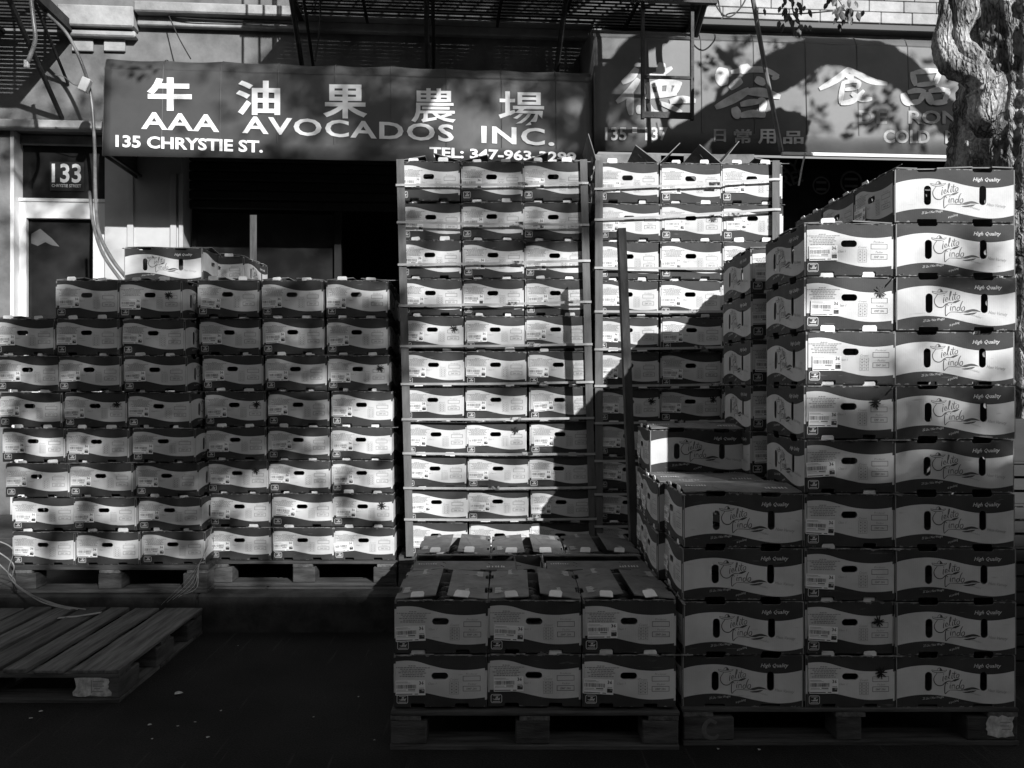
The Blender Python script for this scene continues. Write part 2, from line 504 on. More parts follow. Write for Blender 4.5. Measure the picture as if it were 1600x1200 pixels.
def make_carton():
    b = MB()
    hole = rrect(-HW + .457 * BW - .0, .606 * BH - .0125, -HW + .457 * BW + .061, .606 * BH + .0125, .0124)
    hole = [(p - .018, q) for p, q in hole]
    sl_ = [(-HW + .18 * BW, -HW + .335 * BW), (-HW + .655 * BW, -HW + .805 * BW)]
    iw = HW - .0075
    for sgn in (-1, 1):
        fo = (lambda p, q, d: (p, -HD - .0035 + d, q)) if sgn < 0 else (lambda p, q, d: (-p, HD + .0035 - d, q))
        fi = (lambda p, q, d: (p, -HD + d, q)) if sgn < 0 else (lambda p, q, d: (-p, HD - d, q))
        b.panel([notch_bottom(-iw, iw, .003, BH, sl_, .013), hole[::-1]], fo, .003, (0, 2, 2), lambda p, q: ((p + iw) / (2 * iw), q / BH))
        b.panel([notch_bottom(-HW, HW, .0, BH - .001, sl_, .0132), [(p, q) for p, q in hole[::-1]]], fi, .004, (0, 2, 2), lambda p, q: ((p + HW) / BW, q / BH + .05))
    yy = [(-HD + .268 * BD - .0365, -HD + .268 * BD + .0365), (-HD + .73 * BD - .0365, -HD + .73 * BD + .0365)]
    for sgn in (-1, 1):
        fn = (lambda p, q, d: (-HW + d, -p, q)) if sgn < 0 else (lambda p, q, d: (HW - d, p, q))
        hs = [rrect(c * BD - .013, .315 * BH, c * BD + .013, .68 * BH, .0128)[::-1] for c in (-.23, .23)]
        b.panel([notch_bottom(-HD + .0042, HD - .0042, 0, BH, yy, .0115, .003, yy)] + hs, fn, .004, (1, 2, 2), lambda p, q: ((p + HD) / BD, q / BH))
    b.box((-HW + .004, -HD + .004, .014), (HW - .004, HD - .004, .018), 2)
    return b.mesh('carton', [M['short'], M['long'], M['kraft']])

def stroke(b, pts, w, fn, mi=0, n=5):
    pts = smooth_path([(p[0], p[1], 0) for p in pts], n)
    L, Rr = [], []
    for i, p in enumerate(pts):
        t = (pts[min(i + 1, len(pts) - 1)] - pts[max(i - 1, 0)]).normalized()
        nn = Vector((-t.y, t.x, 0))
        k = i / (len(pts) - 1)
        ww = w * (0.45 + 0.55 * math.sin(math.pi * min(1, max(0, k * .9 + .08)))) * .5
        L.append(p + nn * ww); Rr.append(p - nn * ww)
    for i in range(len(pts) - 1):
        q = [L[i], L[i + 1], Rr[i + 1], Rr[i]]
        b.poly([fn(v.x, v.y) for v in q], mi)

def make_print():
    b = MB()
    # end face: coordinates in photo-zoom units, face x 30..820, y 90..560 (y down)
    def fe(x, y): return (-HW + (x - 30) / 790 * BW, -HD - .0041, (560 - y) / 470 * BH)
    k = BW / 790
    def txt(s, cx, cy, h, fn, mi, shear=.3, bold=.0, sx=1.0, rot=0.0):
        vs, fs, w = text2d(s, h, bold, shear, sx, 1, 'CENTER')
        c, s_ = math.cos(rot), math.sin(rot)
        b.tris([(cx + x * c + y * s_, cy - (-x * s_ + y * c)) for x, y in [(v[0], v[1]) for v in vs]] if rot else [(cx + x, cy - y) for x, y in vs], fs, fn, mi)
    rnd = random.Random(3)
    for i, (wd, dark) in enumerate(((60, 1), (270, 0), (200, 0), (170, 0), (230, 0), (160, 1), (210, 1))):
        x, y = 185 - wd / 2, 186 + i * 15.5
        while x < 185 + wd / 2:
            d = rnd.uniform(10, 26)
            b.poly([fe(x, y + 5), fe(x + d, y + 5), fe(x + d, y - 3), fe(x, y - 3)], 1)
            x += d + rnd.uniform(3, 7)
    txt('Class 1', 357, 352, 27, fe, 1)
    txt('Count', 540, 316, 30, fe, 1)
    for r in range(5): b.poly([fe(502, 328 + r * 27.5 + 1.5), fe(580, 328 + r * 27.5 + 1.5), fe(580, 328 + r * 27.5 - 1.5), fe(502, 328 + r * 27.5 - 1.5)], 1)
    for c in range(3): b.poly([fe(502 + c * 39 - 1.4, 439), fe(502 + c * 39 + 1.4, 439), fe(502 + c * 39 + 1.4, 327), fe(502 + c * 39 - 1.4, 327)], 1)
    for r in range(4):
        for c in range(2):
            x, y = 502 + c * 39 + 12, 328 + r * 27.5 + 18
            b.poly([fe(x, y), fe(x + 15, y), fe(x + 15, y - 9), fe(x, y - 9)], 2)
    def frame(x0, y0, x1, y1, t, mi):
        for a in ((x0, y0, x1, y0 + t), (x0, y1 - t, x1, y1), (x0, y0 + t, x0 + t, y1 - t), (x1 - t, y0 + t, x1, y1 - t)):
            b.poly([fe(a[0], a[3]), fe(a[2], a[3]), fe(a[2], a[1]), fe(a[0], a[1])], mi)
    txt('Producer', 690, 266, 26, fe, 1); frame(616, 276, 764, 323, 3.6, 0)
    txt('Packer', 695, 357, 26, fe, 1); frame(616, 367, 764, 414, 3.6, 0)
    txt('EMP 286', 690, 400, 25, fe, 1, .15, .02)
    # emblem: rounded square outline with a map shape
    o, i_ = rrect(55, 446, 151, 524, 16, 3), rrect(60, 451, 146, 519, 13, 3)
    for j in range(len(o)):
        q = [o[j], o[(j + 1) % len(o)], i_[(j + 1) % len(o)], i_[j]]
        b.poly([fe(*v) for v in reversed(q)], 3)
    b.poly([fe(*v) for v in ((72, 486), (88, 490), (98, 482), (122, 484), (136, 474), (128, 500), (112, 496), (96, 498), (80, 494))], 3)
    b.poly([fe(*v) for v in ((96, 478), (118, 480), (116, 466), (100, 468))], 3)
    b.poly([fe(*v) for v in ((75, 462), (132, 462), (132, 457), (75, 457))], 3)
    b.poly([fe(*v) for v in ((70, 514), (136, 514), (136, 508), (70, 508))], 3)
    # long faces: zoom units, face x 60..1475, y 237..868
    for sgn in (-1, 1):
        if sgn < 0:
            def fl(x, y): return (-HW - .0007, HD - (x - 60) / 1415 * BD, (868 - y) / 631 * BH)
        else:
            def fl(x, y): return (HW + .0007, -HD + (x - 60) / 1415 * BD, (868 - y) / 631 * BH)
        S = lambda pts, w, mi=0: stroke(b, pts, w, fl, mi, 4)
        S([(478, 412), (490, 432), (540, 446), (600, 443), (640, 430), (657, 412)], 7)
        S([(478, 412), (510, 420), (540, 424), (600, 424), (630, 418), (657, 412)], 6)
        S([(541, 424), (550, 400), (572, 388), (592, 400), (606, 424)], 6)
        b.poly([fl(*v) for v in ((572, 424), (606, 424), (594, 402), (574, 389))], 0)
        S([(542, 452), (516, 488), (503, 522), (510, 560), (535, 592), (570, 604), (606, 596), (640, 564), (680, 548), (725, 550), (770, 530)], 11)
        b.poly([fl(*v) for v in ((715, 550), (752, 552), (790, 534), (810, 514), (760, 522), (732, 534))], 0)
        S([(618, 482), (612, 510), (610, 546), (618, 548)], 9); S([(616, 468), (620, 456)], 10)
        S([(634, 522), (655, 508), (656, 490), (644, 490), (634, 512), (640, 534), (666, 524)], 8)
        S([(668, 520), (690, 470), (702, 424), (694, 416), (684, 460), (682, 512), (694, 522)], 9)
        S([(720, 470), (715, 500), (718, 518), (728, 512)], 9); S([(724, 456), (727, 446)], 9)
        S([(752, 424), (742, 480), (744, 508), (758, 508)], 10); S([(722, 458), (750, 454), (776, 448)], 7)
        S([(790, 462), (772, 474), (768, 500), (782, 508), (798, 492), (800, 466), (790, 462), (786, 464)], 8)
        S([(668, 584), (652, 568), (638, 586), (632, 640), (638, 702), (662, 680), (692, 658)], 10)
        S([(700, 588), (694, 620), (698, 642)], 9); S([(702, 574), (706, 564)], 9)
        S([(718, 642), (720, 596), (730, 598), (744, 592), (750, 612), (752, 642)], 8)
        S([(802, 606), (782, 600), (768, 624), (776, 644), (794, 634), (806, 600)], 8)
        S([(838, 528), (820, 556), (808, 600), (806, 640)], 10)
        S([(846, 594), (828, 606), (824, 636), (838, 646), (856, 628), (858, 600), (846, 594), (842, 596)], 9)
        S([(694, 657), (760, 657), (830, 662), (880, 642), (950, 626), (1000, 632), (1050, 654)], 7)
        b.poly([fl(*v) for v in ((850, 662), (900, 664), (950, 650), (1000, 650), (1054, 655), (1000, 632), (950, 624), (890, 640))], 0)
        b.poly([fl(*v) for v in ((842, 682), (880, 692), (930, 692), (980, 680), (1010, 660), (960, 664), (900, 674))], 0)
        txt('Avocados', 990, 712, 34, fl, 1, .35, 0, 1, .3)
        txt('Hass Variety', 1255, 688, 52, fl, 1, .35, 0, .85, .12)
        txt('High Quality', 1140, 384, 66, fl, 3, .35, .012, .95, 0)
        txt('25 Lbs / Net Weight', 500, 762, 40, fl, 3, .35, 0, .75, -.1)
        txt('at packing', 745, 806, 40, fl, 3, .35, 0, .75, -.28)
    return b.mesh('printed_lettering', [M['inkdark'], M['inkmid'], M['inkmid'], M['inkpale']])

def make_sticker(seed):
    rnd = random.Random(seed)
    b = MB()
    w, h = .108, .054
    b.box((-w / 2, -.0005, -h / 2), (w / 2, .0003, h / 2), 0)
    def q(x0, y0, x1, y1, mi=1):
        b.poly([(-w / 2 + x0 * w, -.0008, h / 2 - y1 * h), (-w / 2 + x1 * w, -.0008, h / 2 - y1 * h), (-w / 2 + x1 * w, -.0008, h / 2 - y0 * h), (-w / 2 + x0 * w, -.0008, h / 2 - y0 * h)], mi)
    x = .03
    while x < .7:
        t = rnd.choice((.006, .01, .016))
        q(x, .28, x + t, .54); x += t + rnd.choice((.008, .012, .018))
    q(.03, .08, .42, .11, 2); q(.03, .16, .5, .18, 2); q(.04, .62, .36, .65, 2); q(.42, .6, .66, .66); q(.03, .72, .66, .74, 2)
    q(.02, .89, .56, .945); q(.64, .89, .76, .945)
    q(.79, .6, .97, .87); q(.8, .5, .96, .54, 2)
    q(.88, .64, .95, .72, 0)
    vs, fs, tw = text2d('36', .017, .03, 0, 1.0, 1, 'CENTER')
    b.tris(vs, fs, lambda x, y: (x + w * .375, -.0008, h * .22 + y), 1)
    return b.mesh('label_sticker', [M['sticker'], M['inkdark'], M['inkmid']])

def make_flap(seed):
    rnd = random.Random(seed)
    b = MB()
    yy = [(-.1379, -.0649), (.0649, .1379)]
    o = [(0, -.2155)]
    o += [(.148, -.2155 + rnd.uniform(0, .006)), (.148, .2155 - rnd.uniform(0, .006)), (0, .2155)]
    for a, c in reversed(yy):
        o += [(0, c), (.009, c - .001), (.012, c - .006), (.012, a + .006), (.009, a + .001), (0, a)]
    holes = []
    for p, qv in ((.055, -.11), (.098, -.105), (.05, .095), (.1, .09)):
        p += rnd.uniform(-.006, .006)
        holes.append([(p - .014, qv - .008), (p - .012, qv - .0115), (p + .014, qv + .006), (p + .012, qv + .0095)][::-1])
    sag = rnd.uniform(-.003, .006)
    b.panel([o] + holes, lambda p, q, d: (p, q, .004 - d + sag * math.sin(p / .148 * 2.6) + .003 * math.sin(q * 14 + seed)), .004, (0, 1, 1))
    # faint print on the flap
    for j in range(7):
        qv = -.17 + j * .012 + rnd.uniform(-.002, .002)
        b.poly([(.022, qv, .0062 + max(sag, 0)), (.022 + rnd.uniform(.02, .035), qv, .0062 + max(sag, 0)), (.045, qv + .006, .0062 + max(sag, 0)), (.024, qv + .006, .0062 + max(sag, 0))], 2)
    for j in range(8):
        qv = .12 + j * .01
        b.poly([(.07, qv, .0062 + max(sag, 0)), (.07 + rnd.uniform(.006, .03), qv, .0062 + max(sag, 0)), (.085, qv + .006, .0062 + max(sag, 0)), (.072, qv + .005, .0062 + max(sag, 0))], 2)
    return b.mesh('flap', [M['lid'], M['kraft'], M['inkpale']])

def make_tab(seed):
    rnd = random.Random(seed)
    b = MB()
    w, h = .0245 + rnd.uniform(-.002, .003), .0155 + rnd.uniform(-.002, .004)
    o = [(-w, -.008), (w, -.008), (w, h - .006), (w - .004 - rnd.uniform(0, .004), h), (-w + .004, h - rnd.uniform(0, .003)), (-w, h - .006)]
    b.panel([o], lambda p, q, d: (p, d, q), .0032, (0, 0, 0))
    return b.mesh('tab', M['tab'])

def make_star(seed):
    rnd = random.Random(seed)
    b = MB()
    for k in range(5):
        a = k * math.pi / 5 + rnd.uniform(-.15, .15)
        l1, l2 = rnd.uniform(.018, .026), rnd.uniform(.018, .026)
        stroke(b, [(-math.cos(a) * l1, -math.sin(a) * l1), (rnd.uniform(-.002, .002), rnd.uniform(-.002, .002)), (math.cos(a) * l2, math.sin(a) * l2)], .0058, lambda x, y: (x, -.0003 * k, y), 0, 3)
    return b.mesh('marker_star', M['marker'])

def make_torn(seed):
    rnd = random.Random(seed)
    b = MB()
    x = -HW + .012
    while x < HW - .02:
        n = rnd.randint(3, 7)
        w = rnd.uniform(.03, .12)
        pts = [(x + w * k / n, rnd.uniform(.001, .0075)) for k in range(n + 1)]
        top_ = BH + rnd.uniform(-.0025, .0008)
        o = [(p[0], -p[1]) for p in pts] + [(pts[-1][0], .0015), (pts[0][0], .0015)]
        b.panel([o], lambda p, q, d: (p, -HD - .003 + q, top_ - d + q * .25), .0022, (0, 0, 0))
        x += w + rnd.uniform(.0, .05)
    return b.mesh('torn_edge', M['torn'])
ME_TORN = [make_torn(s) for s in range(6)]
def warp(me, seed, cut):
    """bulged walls, sagging rim and small dents, the same for a carton and the print on it"""
    bm = bmesh.new(); bm.from_mesh(me)
    bmesh.ops.remove_doubles(bm, verts=bm.verts, dist=1e-6)
    if cut:
        for ax, n_, w in ((0, 8, BW), (1, 10, BD), (2, 6, BH)):
            for k in range(1, n_):
                co = Vector((0, 0, 0)); no = Vector((0, 0, 0))
                no[ax] = 1
                co[ax] = w * k / n_ - (w / 2 if ax < 2 else 0)
                bmesh.ops.bisect_plane(bm, geom=bm.verts[:] + bm.edges[:] + bm.faces[:], plane_co=co, plane_no=no)
    rnd = random.Random(seed)
    ae, al, ph = rnd.uniform(.002, .007), rnd.uniform(.001, .0035), rnd.uniform(0, 50)
    for v in bm.verts:
        x, y, z = v.co
        vz = max(0, min(1, z / BH))
        sz = math.sin(math.pi * vz)
        nz = noise.noise(Vector((x * 7 + ph, y * 7, z * 9)))
        if abs(y) > HD - .006:
            v.co.y += math.copysign(ae * math.cos(math.pi * x / BW * .95) * sz + .0022 * nz * sz, y)
        if abs(x) > HW - .006:
            v.co.x += math.copysign(al * math.cos(math.pi * y / BD * .95) * sz + .0012 * nz * sz, x)
        v.co.z -= vz ** 3 * (.0035 + .0045 * noise.noise(Vector((x * 9 + ph, y * 6, 3.3))))
    bm.to_mesh(me); bm.free()
    me.polygons.foreach_set('use_smooth', [True] * len(me.polygons))
    me.set_sharp_from_angle(angle=R(35))
    me['bulge'] = ae
    return me
NVAR = 5
ME_CARTON = [warp(make_carton(), k, True) for k in range(NVAR)]
ME_PRINT = [warp(make_print(), k, False) for k in range(NVAR)]
EXTRA = [m['bulge'] for m in ME_CARTON]
ME_STICK = [make_sticker(s) for s in range(3)]
ME_FLAP = [make_flap(s) for s in range(4)]
ME_TAB = [make_tab(s) for s in range(5)]
ME_STAR = [make_star(s) for s in range(4)]
brand = random.Random(11)

def place_box(x, y, z, orient, hz, label, group, top=None, fold=False, star=False, sx=1.0, jit=1.0, tabs=True, sticker=True):
    """one box standing with the middle of its base at x, y, z; orient S shows its short end to the street, L its long side; top = flap angles"""
    r = brand
    kv = r.randrange(NVAR)
    bulge = EXTRA[kv]
    o = link('avocado_box', ME_CARTON[kv])
    o.location = (x + r.uniform(-.0035, .0035) * jit, y + r.uniform(-.014, .014) * jit, z)
    base = 0 if orient == 'S' else -90
    o.rotation_euler = (r.uniform(-.004, .004) * jit, r.uniform(-.004, .004) * jit, R(base + r.uniform(-1.3, 1.3) * jit))
    o.scale = (sx, 1, (hz - .0015) / BH)
    tag(o, label, 'box', group)
    link('printed_lettering', ME_PRINT[kv], o)['kind'] = 'stuff'
    link('torn_edge', r.choice(ME_TORN), o)['kind'] = 'stuff'
    if sticker:
        s = link('label_sticker', r.choice(ME_STICK), o)
        s.location = (-HW + .2 * BW + r.uniform(-.012, .012), -HD - .0052 - bulge * .82, .405 * BH + r.uniform(-.008, .01))
        s.rotation_euler = (0, R(r.uniform(-3, 3) if r.random() < .8 else r.uniform(-7, 7)), bulge * -5)
    if tabs:
        for u in (.2575, .73):
            if r.random() < .14: continue
            t = link('tab', r.choice(ME_TAB), o)
            t.location = (-HW + u * BW + r.uniform(-.005, .003), -HD + .0006, BH - r.choice((0, 0, .002, .006)))
            t.rotation_euler = (R(r.uniform(-4, 10)), R(r.uniform(-3, 3)), 0)
            if fold:
                t.rotation_euler = (R(r.uniform(-72, -60)), R(r.uniform(-4, 4)), R(r.uniform(-14, 14)))
                t.location = (t.location.x, -HD + .004, BH + .0165)
                t.scale = (1, 1, 1.5)
    if star:
        s = link('marker_star', r.choice(ME_STAR), o)
        s.location = (-HW + (.83 + r.uniform(-.04, .04)) * BW, -HD - .0062 - bulge * .85, .66 * BH + r.uniform(-.012, .012))
        s.rotation_euler = (0, r.uniform(0, 3), 0)
    if top is not None:
        for k, ang in enumerate(top):
            if ang is None: continue
            f = link('flap', r.choice(ME_FLAP), o)
            f.location = ((-HW + .001, HW - .001)[k], 0, BH + .0008)
            f.rotation_euler = (0, -R(ang), (0, math.pi)[k]) if k == 0 else (0, -R(ang), math.pi)
    return o

ORD = ['bottom', 'second', 'third', 'fourth', 'fifth', 'sixth', 'seventh', 'eighth', 'ninth', 'tenth', 'eleventh']
def row_name(i, n):
    return 'top layer' if i == n - 1 else ('bottom layer' if i == 0 else ORD[i] + ' layer up')

# ------------------------------------------------------------------ stacks: layer heights and column edges read off the photograph
def stack(name, group, Y, ys, lefts, pitch, skip=(), stars=(), tops=None, tops_default=(4, 3), behind=2, jit=1.0, where=''):
    """front layer of 3 columns with their short ends to the street, a second layer of long boxes behind; ys = layer edges from the top down (pixels)"""
    n = len(ys) - 1
    for r in range(n):
        lvl = n - 1 - r
        z0, z1 = EYE - (ys[r + 1] - CY) * Y / F, EYE - (ys[r] - CY) * Y / F
        for c in range(3):
            if (r, c) in skip: continue
            x = (lefts[r] + pitch[r] * (c + .5) - CX) * Y / F
            istop = r == 0 or (r == 1 and (0, c) in skip)
            st = (r, c) in stars
            place_box(x, Y + HD, z0, 'S', z1 - z0,
                      '%savocado box in %s, %s of %s' % ('star-marked ' if st else '', row_name(lvl, n), ('left column', 'middle column', 'right column')[c], where), group,
                      top=((tops or {}).get(c, tops_default) if istop else None), star=st, jit=jit)
        xm = (lefts[r] + pitch[r] * 1.5 - CX) * Y / F
        for c in range(2):
            if (r, c) in skip or not behind: continue
            place_box(xm + (c - .5) * .56, Y + BD + HW + .02, z0, 'L', z1 - z0,
                      'avocado box behind front row in %s, %s half of %s' % (row_name(lvl, n), ('left', 'right')[c], where), group,
                      top=(((3, 92) if name == 'T2' else (3, 4)) if r == 0 or (0, c) in skip else None), jit=jit, sticker=False)

stack('L1', 'boxes stacked on the leftmost pallet', 4.48, [437, 497, 555, 612, 668, 722, 776, 829, 882],
      [-19, -14, -10, -3, 3, 10, 16, 21], [101.8, 101.6, 101.4, 101, 101, 100, 99.5, 99],
      skip={(0, 0)}, stars={(0, 2), (3, 1)}, where='the leftmost pallet')
stack('L2', 'boxes stacked on the second pallet from the left', 4.63, [437, 496, 554, 610, 666, 718, 770, 823, 875],
      [306, 308, 313, 319, 321, 324, 326, 328], [100.6, 100, 99, 98.4, 97.6, 97, 97, 96.6],
      stars={(2, 2), (3, 0), (6, 2), (5, 0)}, where='second pallet from left')
T_YS1 = [252, 315, 375, 435, 493, 548, 603, 657, 711, 763, 815, 868]
T_YS2 = [254, 318, 377, 437, 495, 548, 606, 660, 712, 765, 815, 868]
stack('T1', 'boxes in the tower below the phone number', 4.6, T_YS1, [623 + 1.15 * k for k in range(11)], [97] * 11,
      stars={(4, 0), (7, 1)}, tops={0: (10, 14), 1: (12, 3), 2: (18, 6)}, where='tower under phone number')
stack('T2', 'boxes in the tower beside the leaning post', 4.6, T_YS2, [933 + .1 * k for k in range(11)], [96.8] * 11,
      stars={(1, 1), (6, 0), (6, 1)}, tops={0: (108, 34), 1: (40, 36), 2: (46, 10)}, where='tower behind leaning post')

# low stack in the foreground: two layers, 3 + 2 + 3 boxes each
FY = 3.02
fx0 = (614 - CX) * FY / F
LOW = 'boxes in the low stack in front'
flap_open = {0: (5, 4), 1: (3, 7), 2: (6, 3)}
for lvl, (ya, yb) in enumerate(((1105, 1021), (1021, 936))):
    z0, z1 = EYE - (ya - CY) * FY / F, EYE - (yb - CY) * FY / F
    lay = ('bottom', 'top')[lvl]
    for c in range(3):
        x = fx0 + (c + .5) * .3435
        place_box(x, FY + HD, z0, 'S', z1 - z0, 'front avocado box in the %s layer, %s of the low foreground stack' % (lay, ('left end', 'middle', 'right end')[c]), LOW, top=flap_open[c] if lvl else None, jit=.6, fold=lvl == 1)
        place_box(x, FY + BD + .36 + HD, z0, 'S', z1 - z0, 'rear avocado box in the %s layer, %s of the low foreground stack' % (lay, ('left end', 'middle', 'right end')[c]), LOW, top=(4, 5) if lvl else None, fold=lvl == 1)
    for c in range(2):
        place_box(fx0 + .235 + c * .56, FY + BD + .015 + HW, z0, 'L', z1 - z0, 'crosswise avocado box in the %s layer, %s half of the low foreground stack' % (lay, ('left', 'right')[c]), LOW, top=(9, 3) if lvl else None)

# tall stack at the right: long boxes at left (four high) and right (ten high), end-on boxes between (nine high)
RY = 3.05
RYS = [1105, 1022, 938, 855, 770, 686, 601, 516, 431, 347, 262]
TALL = 'boxes in the tall stack at the right'
def rz(i): return EYE - (RYS[i] - CY) * RY / F
xa, xb_, xc = (1068 - CX) * RY / F + .22, (1327 - CX) * RY / F, (1398 - CX) * RY / F + .221
RSTAR = {0, 1, 5, 7}
for i in range(10):
    for d in range(3):
        if i < 10:
            place_box(xc, RY + HW + d * .343, rz(i), 'L', rz(i + 1) - rz(i), '%s avocado box in %s, long-sided right column of tall right stack' % (('front', 'middle', 'rear')[d], row_name(i, 10)), TALL, top=(2, 3) if i == 9 else None, jit=.5, sticker=True)
    if i < 9:
        for d in range(2):
            st = d == 0 and i in RSTAR
            place_box(xb_ - .03 * d, RY + HD + d * .56, rz(i), 'S', rz(i + 1) - rz(i), '%s%s avocado box in %s, end-on centre column of tall right stack' % ('star-marked ' if st else '', ('front', 'rear')[d], row_name(i, 9)), TALL, star=st, top=(2, 3) if i == 8 else None, sx=.965, jit=.5)
for d, (n, dx) in enumerate(((4, 0), (4, -.03), (5, .0))):
    for i in range(n):
        place_box(xa + dx, RY + HW + d * .348, rz(i), 'L', rz(i + 1) - rz(i), '%s avocado box in %s, stepped left side of tall right stack' % (('front', 'middle', 'rear')[d], row_name(i, n)), TALL, top=(3, 5) if i == n - 1 else None, jit=.7)

# two loose boxes on top of the left stacks
zt = EYE + (600 - 434) * 4.5 / F
p = P(255, 432, 4.72)
o = place_box(p.x, 4.72 + HW, zt + .012, 'L', .19, 'single avocado box lying on top of the two left stacks, logo side out', 'loose boxes on the left stacks', top=(10, 4), jit=0, sticker=True)
o.rotation_euler = (0, R(.8), R(-90))
p = P(340, 432, 4.98)
o = place_box(p.x - .0, 4.98 + HD, zt + .012, 'S', .18, 'end-on avocado box behind the logo box on the left stacks', 'loose boxes on the left stacks', top=(6, 8), jit=0)
o.rotation_euler = (0, 0, R(-2))

# ------------------------------------------------------------------ pallets
def pallet(x0, x1, y0, y1, z, label, group, boards='x', nb=7, h=.14, block_w=.13, paint=None, front_solid=False):
    t = empty('wooden_pallet', ((x0 + x1) / 2, y0, z))
    tag(t, label, 'pallet', group)
    w, d = x1 - x0, y1 - y0
    hw = w / 2
    rr = random.Random(int(abs(x0) * 1000))
    for k in range(3):                                            # bottom boards under each row of blocks, then the blocks
        yb = (0, d / 2 - .06, d - .12)[k]
        boxpart('bottom_board', (-hw, yb, 0), (hw, yb + .12, .018), M['woodx'], t, .002)
        for j in range(3):
            bw = (block_w, block_w * (.5 if block_w > .16 else .95), block_w)[j]
            xb = (-hw + .002, -bw / 2, hw - bw - .002)[j] + (rr.uniform(-.008, .008) if j == 1 else 0)
            ya_, yb2 = (yb + .003, yb + .117) if boards == 'x' else ((yb + .003, yb + .2) if k == 0 else ((yb - .04, yb + .16) if k == 1 else (yb - .08, yb + .117)))
            boxpart('block', (xb, ya_, .0185), (xb + bw, yb2, .1035), M['wood'], t, .004)
    if boards == 'x':
        for j in range(3):
            xb = (-hw + .001, -.055, hw - .111)[j]
            boxpart('stringer_board', (xb, .002, .104), (xb + .11, d - .002, .1215), M['woody'], t, .002)
        y = 0.0
        for k in range(nb):
            bw = (.12 if k in (0, nb - 1) else .1) + rr.uniform(-.012, .012)
            yy = (d - bw) * k / (nb - 1)
            boxpart('deck_board', (-hw + rr.uniform(-.006, .004), yy, .122), (hw + rr.uniform(-.004, .006), yy + bw, h + rr.uniform(-.002, .001)), M['woodx'], t, .003)
    else:
        for k in range(3):
            yb = (.001, d / 2 - .055, d - .111)[k]
            boxpart('stringer_board', (-hw, yb, .104), (hw, yb + .11, .1215), M['woodx'], t, .002)
        for j in range(3):
            xb = (-hw + .002, -.06, hw - .122)[j]
            boxpart('bottom_board', (xb, .123, .0), (xb + .12, d / 2 - .063, .0175), M['woody'], t, .002)
            boxpart('bottom_board', (xb, d / 2 + .063, .0), (xb + .12, d - .123, .0175), M['woody'], t, .002)
        ws = [rr.uniform(.095, .13) for k in range(nb)]
        ws[-1] = .2
        gap = (w - sum(ws)) / (nb - 1)
        x = -hw
        for k in range(nb):
            boxpart('deck_board', (x, rr.uniform(-.008, .006), .122), (x + ws[k], d + rr.uniform(-.006, .008), h + rr.uniform(-.004, .002)), M['woody'], t, .003)
            x += ws[k] + gap
    return t

LOADP = 'loaded pallets'
pf = pallet(fx0 - .008, fx0 + 1.035, FY - .02, FY + 1.24, -.0, 'wooden pallet on the road under the low foreground stack', LOADP, 'x', 8, h=.138)
pr = pallet((1068 - CX) * RY / F - .005, (1588 - CX) * RY / F, RY - .015, RY + 1.03, 0, 'wooden pallet under the tall right stack with a sprayed letter', LOADP, 'x', 7, h=.138, block_w=.185)
zp = .2
pallet((20 - CX) * 4.48 / F, (326 - CX) * 4.48 / F, 4.46, 5.68, zp, 'wooden pallet on the kerb under the leftmost stack', LOADP, 'x', 8, h=EYE - (882 - CY) * 4.48 / F - zp)
pallet((327 - CX) * 4.63 / F, (621 - CX) * 4.63 / F, 4.61, 5.83, zp, 'wooden pallet under the second stack from the left', LOADP, 'x', 8, h=EYE - (875 - CY) * 4.63 / F - zp)
pallet((622 - CX) * 4.6 / F, (920 - CX) * 4.6 / F, 4.6, 5.82, zp, 'wooden pallet under the strapped tower below the phone number', LOADP, 'x', 8, h=EYE - 268 * 4.6 / F - zp)
pallet((930 - CX) * 4.6 / F, (1226 - CX) * 4.6 / F, 4.6, 5.82, zp, 'wooden pallet under the strapped tower behind the post', LOADP, 'x', 8, h=EYE - 268 * 4.6 / F - zp)
pe = pallet(-2.79, -1.585, 3.44, 4.4, 0, 'empty grey wooden pallet lying on the road at lower left', None, 'y', 8, h=.14, block_w=.14)
# sprayed letter and torn labels
q = MB()
stroke(q, [(.02, .06), (-.005, .07), (-.025, .045), (-.02, .015), (.01, .005), (.028, .018)], .017, lambda x, y: (x, -.0015, y), 0, 4)
o = q.build('sprayed_letter', M['paint'], pr); o.location = (-.51, .003, .022)
def torn_label(parent, loc, w, h, seed, marks):
    rr = random.Random(seed)
    o = []
    for k in range(26):
        a = 2 * math.pi * k / 26
        ca, sa = math.cos(a), math.sin(a)
        m = max(abs(ca), abs(sa))
        j = rr.uniform(.78, 1.0)
        o.append((ca / m * w / 2 * j, sa / m * h / 2 * j))
    b = MB()
    b.panel([o], lambda p, q, d: (p, d - .001, q), .0008, (0, 0, 0))
    for m in marks:
        b.poly([(m[0] * w, -.0016, m[1] * h), (m[2] * w, -.0016, m[1] * h), (m[2] * w, -.0016, m[3] * h), (m[0] * w, -.0016, m[3] * h)], 1)
    q = b.build('torn_paper_label', [M['paper'], M['inkmid']], parent)
    q.location = loc
    return q
mk = [(.02, .2, .3, .27), (.02, .1, .26, .15), (.02, 0, .3, .06), (.05, -.12, .2, -.07), (-.02, -.25, .28, -.2), (-.03, -.3, .0, .3)]
torn_label(pe, (.49, .0028, .068), .165, .088, 4, mk)
torn_label(pr, (.545, .0028, .07), .11, .085, 9, [(.0, .15, .35, .2), (.0, .0, .3, .05), (.05, -.15, .35, -.1)])

